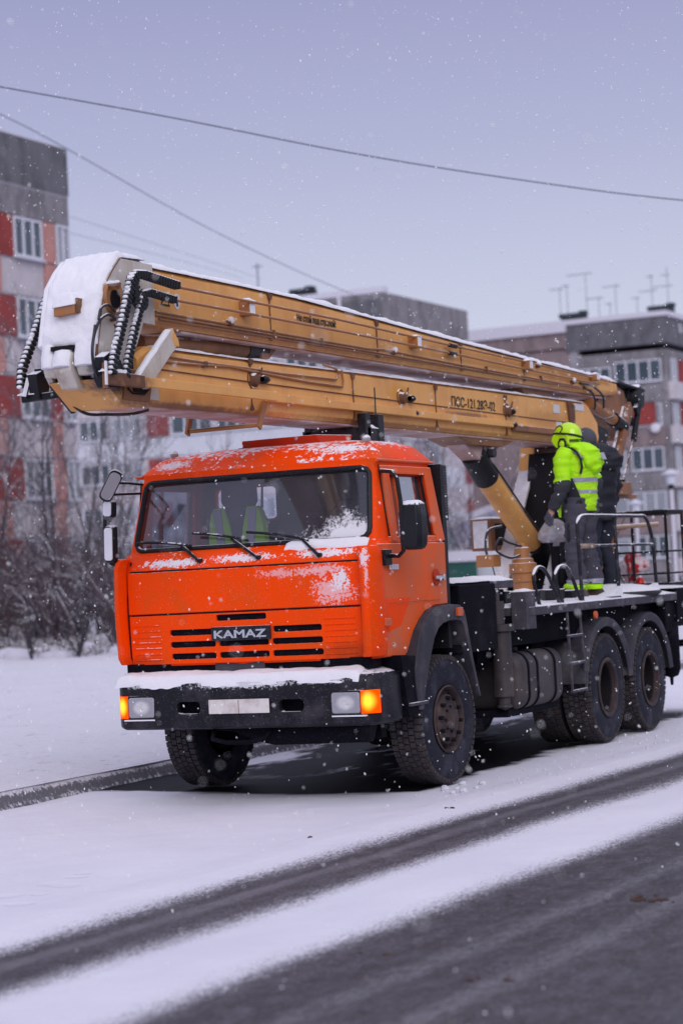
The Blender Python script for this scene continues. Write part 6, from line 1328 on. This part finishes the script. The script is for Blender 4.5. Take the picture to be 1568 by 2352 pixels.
# --- right block
D = empty('apartment_block', (-38, 122, 0), 'apartment block at the right edge with glazed loggias, satellite dish and white balconies', 'building', 'panel apartment blocks behind the road')
MB().box(-46, -32.16, 116.26, 150, 0, 14.9).build('wall', w_conc, D)
MB().box(-38.6, -32.0, 116.0, 150, 15.25, 16.90).build('parapet', w_dark, D); MB().box(-46, -38.6, 116.05, 150, 15.5, 16.55).build('parapet', w_brown, D)
MB().box(-46.1, -31.9, 115.9, 150, 16.93, 17.25).build('roof_snow', m_roofsnow, D); MB().box(-46.1, -38.55, 115.85, 116.2, 16.5, 17.2).build('roof_edge_snow', m_roofsnow, D)
panel(D, 'stained_wall', w_brown, 'y', 116.2, -46, -38.2, 0, 15.4, .03); panel(D, 'pale_joint', w_grey, 'y', 116.2, -38.45, -37.9, 0, 16.7, .06)
for fl in range(5):
    z1 = 14.30 - 2.75 * fl; z0 = z1 - 1.42
    if fl == 0:
        window(D, 'y', 116.2, -35.55, -32.50, z0 + .05, z1, 4); window(D, 'y', 116.2, -38.0, -35.8, z0, z1 - .25, 3)
    else:
        window(D, 'y', 116.2, -34.75, -32.62, z0, z1, 3, fl % 2); window(D, 'y', 116.2, -37.2, -35.1, z0, z1 - .1, 2, 1)
    panel(D, 'stained_panel', w_brown if fl % 2 else w_conc, 'y', 116.2, -37.8, -32.5, z0 - 1.25, z0 - .1, .04)
    if fl in (1,): panel(D, 'coloured_panel', w_red, 'y', 116.1, -35.3, -33.0, z0 + .1, z1 - .0, .14)
    panel(D, 'balcony_front', w_white, 'x', -32.1, 116.3, 125, z0 - 1.15, z0 - .05, .35)
    window(D, 'x', -32.1, 116.8, 118.0, z0, z1, 2, 1, False); panel(D, 'coloured_panel', w_red, 'x', -32.1, 118.6, 120.5, z0 - .05, z1, .04)
MB().lathe([(0, .04), (.18, .02), (.31, -.05), (.29, -.07), (0, -.03)], (-33.0, 115.85, 10.0), (.2, -1, .3), 20).build('satellite_dish', m_roofsnow, D)
# antennas and chimneys
def antenna(x, y, z0, z1, bars, label):
    m = MB().tube([(x, y, z0), (x, y, z1)], .026, 5); 
    for dz, w, el in bars: m.tube([(x - w * .8, y, z1 - dz), (x + w * .3, y, z1 - dz)], .03, 4)
    for dz, w, el in bars:
        for k in range(el): m.tube([(x - w * .8 + w * 1.0 * k / max(1, el - 1), y - .35, z1 - dz), (x - w * .8 + w * 1.0 * k / max(1, el - 1), y + .35, z1 - dz)], .02, 4)
    return tag(m.build('roof_antenna', m_ant, None, smooth=0), label, 'antenna', 'television antennas on the right block')
m_ant = M('galvanised_antenna', (.26, .28, .34), .6)
for a in ((-37.75, 118, 17.1, 20.4, ((.05, 1.5, 4),), 'tallest antenna with a long arm, on the right block roof'), (-35.8, 118, 17.1, 19.5, ((.15, 1.0, 3),), 'antenna with one short crossbar near the middle of the right roof'), (-33.4, 118, 17.1, 19.9, ((.2, .3, 2), (1.1, 1.0, 3)), 'thick upright antenna by the right roof corner vent'),
          (-39.55, 118, 17.1, 19.6, ((.05, .8, 3),), 'leftmost of the roof antennas on the right block'), (-39.05, 118, 17.1, 19.8, ((.1, .3, 2),), 'bare mast second from the left on the right block roof'), (-32.35, 118, 17.1, 20.2, ((.5, .4, 2), (1.2, 1.1, 3)), 'slim antenna at the roof corner, right of the thick one'),
          (-34.4, 118, 17.1, 18.5, ((.05, .4, 2),), 'short antenna between the crossbar antenna and the thick one'), (-36.95, 118, 17.1, 18.8, ((.1, 1.0, 4),), 'low antenna just right of the tallest mast'), (-36.2, 118, 17.1, 18.3, ((.05, .3, 2),), 'small stubby antenna left of the crossbar antenna')): antenna(*a)
tag(MB().tube([(-48.6, 93.5, 17.0), (-48.6, 93.5, 19.6)], .05, 5).tube([(-48.9, 93.5, 19.4), (-48.3, 93.5, 19.4)], .05, 4).build('roof_antenna', m_ant, None, smooth=0), 'lone antenna on the middle block, seen over the boom', 'antenna')
def vent(x0, x1, y, z, label):
    m = MB().box(x0 + .15, x1 - .25, y, y + 1.2, 17.1, z - .28).box(x0, x1 - .3, y - .15, y + 1.35, z - .28, z); m.box(x1 - .5, x1, y, y + .6, z - .12, z + .12)
    tag(m.build('roof_vent', M('tarred_vent', (.03, .045, .06), .7) if 'tarred_vent' not in bpy.data.materials else bpy.data.materials['tarred_vent'], None, bevel=.06), label, 'roof vent', 'dark vents on the block roofs')
vent(-39.5, -37.7, 117.5, 17.85, 'dark capped roof vent left of the tallest antenna'); vent(-33.6, -31.9, 117.5, 17.75, 'dark capped roof vent at the corner of the right block'); vent(-46.9, -45.5, 94, 17.95, 'dark roof vent on the middle block seen over the boom')

# ================================================================ BARE TREES AND SHRUBS
m_bark = M('wet_bark', (.062, .052, .062), .9, var=.4, snow=.55); m_bark2 = M('grey_twigs', (.13, .11, .135), .9, var=.5, snow=.6)
def grow(mb, p, d, L, r, depth, rnd, spread=.45, n=4, wob=.12, kids=(2, 4)):
    pts = [p]; q = p; dd = d.copy(); seg = 4
    for k in range(seg):
        dd = (dd + Vector((rnd.gauss(0, wob), rnd.gauss(0, wob), rnd.gauss(.03, wob * .6)))).normalized(); q = q + dd * (L / seg); pts.append(q)
    mb.tube(pts, [max(.006, r * (1 - .55 * k / seg)) for k in range(seg + 1)], n if depth > 1 else 3)
    if depth <= 0: return
    for k in range(rnd.randint(*kids)):
        t = rnd.uniform(.3, 1); i = min(seg - 1, int(t * seg)); b = pts[i].lerp(pts[i + 1], t * seg - i) if i < seg else pts[-1]
        a = rnd.uniform(0, 6.28); sd = dd.orthogonal().normalized(); sd = Matrix.Rotation(a, 3, dd) @ sd
        nd = (dd * math.cos(spread) + sd * math.sin(spread) * rnd.uniform(.7, 1.5)).normalized()
        grow(mb, b, nd, L * rnd.uniform(.5, .78), r * rnd.uniform(.35, .55), depth - 1, rnd, spread, n, wob, kids)
def tree(x, y, h, label, seed, stems=3, depth=4, r=.05, lean=.3, group='bare trees by the left block', name='bare_tree'):
    rnd = random.Random(seed); z = fz(x, y) - .05 if x < -2 else 0; r = r * .75
    e = empty(name, (x, y, z), label, 'tree', group); tr = MB(); cr = MB()
    for s in range(stems):
        a = 2 * math.pi * s / stems + rnd.uniform(-.4, .4); d = Vector((math.cos(a) * lean, math.sin(a) * lean, 1)).normalized(); p = Vector((x + .08 * math.cos(a), y + .08 * math.sin(a), z)); pts = [p]
        for k in range(6): d = (d + Vector((rnd.gauss(0, .06), rnd.gauss(0, .06), .06))).normalized(); p = p + d * h * .13; pts.append(p)
        tr.tube(pts, [r * (1 - .11 * k) for k in range(7)], 6)
        for i in range(1, 7):
            for q in range(2):
                aa = rnd.uniform(0, 6.28); sd = Matrix.Rotation(aa, 3, d) @ d.orthogonal().normalized(); nd = (d * .85 + sd * .55).normalized(); grow(cr, pts[i], nd, h * rnd.uniform(.16, .30) * (1.05 - .05 * i), r * .30, depth - 2, rnd, .42, 4, .13, (2, 4))
        grow(cr, pts[-1], d, h * .3, r * .35, depth - 1, rnd, .4, 4, .1, (3, 4))
    tr.build('trunk', m_bark, e); cr.build('crown', m_bark2, e); return e
for a in ((-25.8, 33.5, 6.5, 'tall many-stemmed bare tree nearest the left picture edge', 1, 4, 4, .06, .25), (-24.5, 35.0, 7.2, 'slender forked bare tree left of the far door mirror', 2, 3, 4, .075, .22), (-27.5, 42.5, 7.5, 'bare tree with a spreading crown just behind the far door mirror', 3, 4, 4, .07, .3),
          (-24.4, 44.0, 7.0, 'thin bare tree right above the far cab corner', 5, 2, 4, .05, .15), (-27.5, 33.0, 5.5, 'low twiggy bare tree in front of the red ground-floor panels', 6, 5, 4, .05, .4), (-26.5, 38.5, 5.6, 'bushy bare tree between the forked tree and the spreading one', 7, 5, 4, .05, .4)): tree(*a)
tree(-26.5, 64, 6.8, 'snow-dusted tree seen between the cab and the lift cylinder', 11, 5, 4, .08, .35, 'trees behind the truck bed', 'snowy_tree'); tree(-25.0, 60, 7.6, 'taller snow-dusted tree behind the lift cylinder', 12, 5, 4, .08, .3, 'trees behind the truck bed', 'snowy_tree'); tree(-23.5, 63, 6.6, 'rightmost snow-dusted tree, behind the turret column', 13, 5, 4, .08, .35, 'trees behind the truck bed', 'snowy_tree')
# thicket: one mass
m_thick = M('thicket_twigs', (.085, .058, .072), .95, var=.5, snow=.5)
rnd = random.Random(21); mb = MB()
for k in range(150):
    x = rnd.uniform(-29.5, -21.5); y = rnd.uniform(29.5, 50)
    if x > -23 and y < 31: continue
    z = fz(x, y)
    for s in range(6):
        a = rnd.uniform(0, 6.28); d = Vector((math.cos(a) * .4, math.sin(a) * .4, 1)).normalized(); grow(mb, Vector((x, y, z)), d, rnd.uniform(.9, 2.3), .024, 2, rnd, .5, 3, .16, (3, 4))
tag(mb.build('thicket', m_thick, None, smooth=0), 'dense purple-brown leafless thicket in front of the left block', 'thicket', kind='stuff')
mb = MB()
for k in range(1000):
    x = rnd.uniform(-28, -19.5); y = rnd.uniform(28.5, 38); z = fz(x, y)
    if noise.noise(Vector((x * .6, y * .5, 2))) < -.05: continue
    for s in range(5): a = rnd.uniform(0, 6.28); q = rnd.uniform(.1, .45); mb.tube([(x, y, z), (x + .12 * math.cos(a), y + .12 * math.sin(a), z + q * .7), (x + .26 * math.cos(a), y + .26 * math.sin(a), z + q * rnd.uniform(.5, 1.1))], [.012, .009, .005], 3)
tag(mb.build('dry_grass', M('dry_weeds', (.12, .09, .085), .95, var=.5, snow=.8), None, smooth=0), 'dry weeds and grass poking through the snow under the thicket', 'dry grass', kind='stuff')
for i, (x, y, h, lb) in enumerate(((-21.6, 26.9, .95, 'leftmost small bare shrub at the edge of the open snow'), (-20.5, 27.6, .75, 'small dark shrub second from the left at the snow edge'), (-19.6, 28.2, 1.3, 'taller leaning shrub in the middle of the snow edge row'), (-18.9, 29.0, .7, 'low round shrub right of the leaning one'), (-18.3, 28.9, 2.6, 'single tall snow-coated sapling left of the orange cab'), (-17.7, 29.6, .6, 'tiny shrub nearest the cab'))):
    r2 = random.Random(40 + i); z = fz(x, y) - .03; e = empty('small_shrub', (x, y, z), lb, 'shrub', 'small shrubs at the snow edge'); mb = MB()
    for s in range(9 if i != 4 else 2):
        a = r2.uniform(0, 6.28); k_ = .45 if i != 4 else .06; d = Vector((math.cos(a) * k_, math.sin(a) * k_, 1)).normalized(); grow(mb, Vector((x, y, z)), d, h * r2.uniform(.6, 1.1), .026, 2 if i != 4 else 1, r2, .4, 3, .1, (3, 4))
    mb.build('branches', m_bark if i != 4 else m_bark2, e)
mb = MB()
for k in range(90):
    x = rnd.uniform(-28.5, -19.5); y = rnd.uniform(28.5, 40); z = fz(x, y); mb.sphere((x, y, z), rnd.uniform(.15, .38), 9, 5, (rnd.uniform(.9, 2.0), 1.0, rnd.uniform(.5, 1.1)))
tag(mb.build('snow_hummocks', m_roofsnow, None, smooth=80), 'snow-covered tussocks lying among the weeds below the thicket', 'snowy tussocks', kind='stuff')
# low snow-capped wall left, small structures behind the truck bed
e = empty('low_wall', (-27.5, 31, .2), 'low snow-capped wall or pipe run in front of the thicket at the left edge', 'wall')
MB().box(-31, -25.2, 31.6, 31.9, .75, .95).build('beam', w_conc, e); MB().box(-31, -25.1, 31.5, 32.0, .95, 1.05).build('snow_cap', m_roofsnow, e); wp = MB()
for x in (-30, -28, -26): wp.box(x - .1, x + .1, 31.65, 31.85, .1, .75)
wp.build('post', w_conc, e)
g1 = empty('green_fence', (-24, 60, 0), 'green board fence with a snowy top, just right of the cab door', 'fence')
MB().box(-25.3, -22.6, 60, 60.1, .3, 2.05).build('fence_boards', M('green_boards', (.02, .10, .085), .8, var=.6, vs=3), g1); MB().box(-25.4, -22.5, 59.9, 60.2, 2.05, 2.45).build('snow_cap', m_roofsnow, g1)
sh_ = empty('white_shed', (-21.2, 62, 0), 'white-walled low shed with snow on its roof, behind the truck bed', 'shed')
MB().box(-23.6, -19, 61, 65, .2, 2.2).build('wall', w_pale, sh_); MB().box(-23.8, -18.8, 60.8, 65.2, 2.2, 2.45).build('roof_snow', m_roofsnow, sh_)
rf = empty('gabled_shelter', (-25.5, 66, 0), 'snow-roofed open shelter with green truss posts, right of the cab', 'shelter')
MB().prism([(-28.0, 2.6), (-22.4, 4.3), (-22.4, 4.55), (-28.1, 2.85)], 'y', 64, 70).build('roof', m_roofsnow, rf)
tp = MB()
for x in (-25.8, -24.9, -24.0): tp.bar((x, 64.2, 1.2), (x + .45, 64.2, 3.2), .07, .07); tp.bar((x + .9, 64.2, 1.2), (x + .45, 64.2, 3.2), .07, .07)
tp.build('truss_posts', M('faded_green_steel', (.12, .22, .22), .7), rf)
# park lamps with snow caps
def lamp(x, y, z, s, label, short=False):
    e = empty('street_lamp', (x, y, 0), label, 'street lamp', 'lantern lamps with snow caps')
    MB().tube([(x, y, .0), (x, y, z - .75 * s)], .07, 8).build('post', m_roofsnow, e); MB().lathe([(0, 0), (.10, 0), (.13, .1), (.09, .22), (0, .22)], (x, y, z - .95 * s), (0, 0, 1), 10).build('post_collar', m_rubber, e)
    MB().lathe([(0, 0), (.22 * s, 0), (.27 * s, .55 * s), (0, .55 * s)], (x, y, z - .70 * s), (0, 0, 1), 14).build('lantern', w_pale, e)
    MB().lathe([(0, .20 * s), (.12 * s, .19 * s), (.32 * s, .06 * s), (.48 * s, 0), (.48 * s, -.05 * s), (0, -.05 * s)], (x, y, z - .12), (0, 0, 1), 18).build('snow_cap', m_roofsnow, e)
def at(u, v, D):
    """world point seen at disp pixel (u,v) at forward distance D"""
    return Vector((8.06897975, -14.74579674, 1.69433573)) + (fw + rt * ((u - 784) / 5005.07) - up * ((v - 1176) / 5005.07)) * D
a = at(1538, 1080, 84); lamp(a.x, a.y, a.z, .78, 'taller snow-capped lantern lamp at the right, in front of the glazed balconies')
a = at(1458, 1149, 92); lamp(a.x, a.y, a.z, .72, 'lower snow-capped lantern lamp, seen above the basket rail')
# overhead wires
m_wire = M('black_cable', (.20, .22, .29), .6)
def wire(pts, r, label):
    P = [Vector(p) for p in pts]; out = []
    for i in range(len(P) - 1):
        p0 = P[max(0, i - 1)]; p1_ = P[i]; p2_ = P[i + 1]; p3 = P[min(len(P) - 1, i + 2)]
        for k in range(8):
            t = k / 8; out.append(.5 * ((2 * p1_) + (p2_ - p0) * t + (2 * p0 - 5 * p1_ + 4 * p2_ - p3) * t * t + (3 * p1_ - p0 - 3 * p2_ + p3) * t ** 3))
    out.append(P[-1]); tag(MB().tube(out, r, 6).build('overhead_wire', m_wire, None, smooth=80), label, 'wire', 'overhead wires across the sky')
wire([at(-500, 110, 26), at(0, 199, 27.5), at(400, 271, 29), at(800, 350, 30.5), at(1180, 411, 32), at(1568, 460, 33.5), at(2100, 500, 36)], .012, 'thick overhead wire crossing the whole sky')
wire([at(-300, 130, 40), at(0, 262, 47), at(160, 345, 51), at(500, 535, 61), at(800, 672, 72), at(880, 690, 116)], .013, 'long wire descending from the upper left to behind the boom')
wire([at(160, 497, 76), at(450, 590, 92), at(600, 640, 110)], .009, 'upper of two faint thin wires right of the left block')
wire([at(160, 535, 76), at(420, 600, 92), at(560, 640, 110)], .009, 'lower of two faint thin wires right of the left block')
# falling snow: real flakes throughout the air
rnd = random.Random(77); mb = MB(); cp0 = Vector((8.069, -14.746, 1.694)); fwh = Vector((fw.x, fw.y, 0)).normalized()
OCT = [(1, 0, 0), (-1, 0, 0), (0, 1, 0), (0, -1, 0), (0, 0, 1), (0, 0, -1)]; OF = [(0, 2, 4), (2, 1, 4), (1, 3, 4), (3, 0, 4), (2, 0, 5), (1, 2, 5), (3, 1, 5), (0, 3, 5)]
for k in range(40000):
    p = Vector((rnd.uniform(-9, 11), rnd.uniform(-14, 12), rnd.uniform(0.05, 7.5))); dv = p - cp0
    if dv.length < 3.4 or dv.dot(fwh) < 0: continue
    if .0 < p.y < 9 and abs(p.x) < 1.15 and p.z < 2.7: continue
    r_ = rnd.choice((.0020, .0025, .003, .0036, .0044, .006)) * (1 if dv.length > 7 else .8); st = Vector((rnd.gauss(0, .6), 0, -1.0)).normalized(); l = rnd.uniform(1.0, 2.0)
    o = len(mb.v)
    for q in OCT: v_ = Vector(q) * r_; v_ = v_ + st * (v_.dot(st)) * (l - 1); mb.v.append(p + v_)
    for f in OF: mb.f.append([i + o for i in f]); mb.mi.append(0)
tag(mb.build('falling_snow', m_flake if 'm_flake' in globals() else (lambda n: n.done(n.bsdf((.90, .93, .96), .9)))(N('snowflake')), None, smooth=0, recalc=False), 'snowflakes falling through the air', 'snowflakes', kind='stuff')
# light snowy air
mb = MB().box(-140, 70, -60, 210, -1.5, 45)
hz = N('snowy_air'); pv = hz.t.nodes.new('ShaderNodeVolumePrincipled'); pv.inputs['Color'].default_value = (.82, .84, .95, 1); pv.inputs['Density'].default_value = .0022; pv.inputs['Anisotropy'].default_value = .0
hz.L(pv.outputs[0], hz.out.inputs['Volume'])
HAZE = False
if HAZE: tag(mb.build('haze', hz.m, None, smooth=0), kind='stuff')
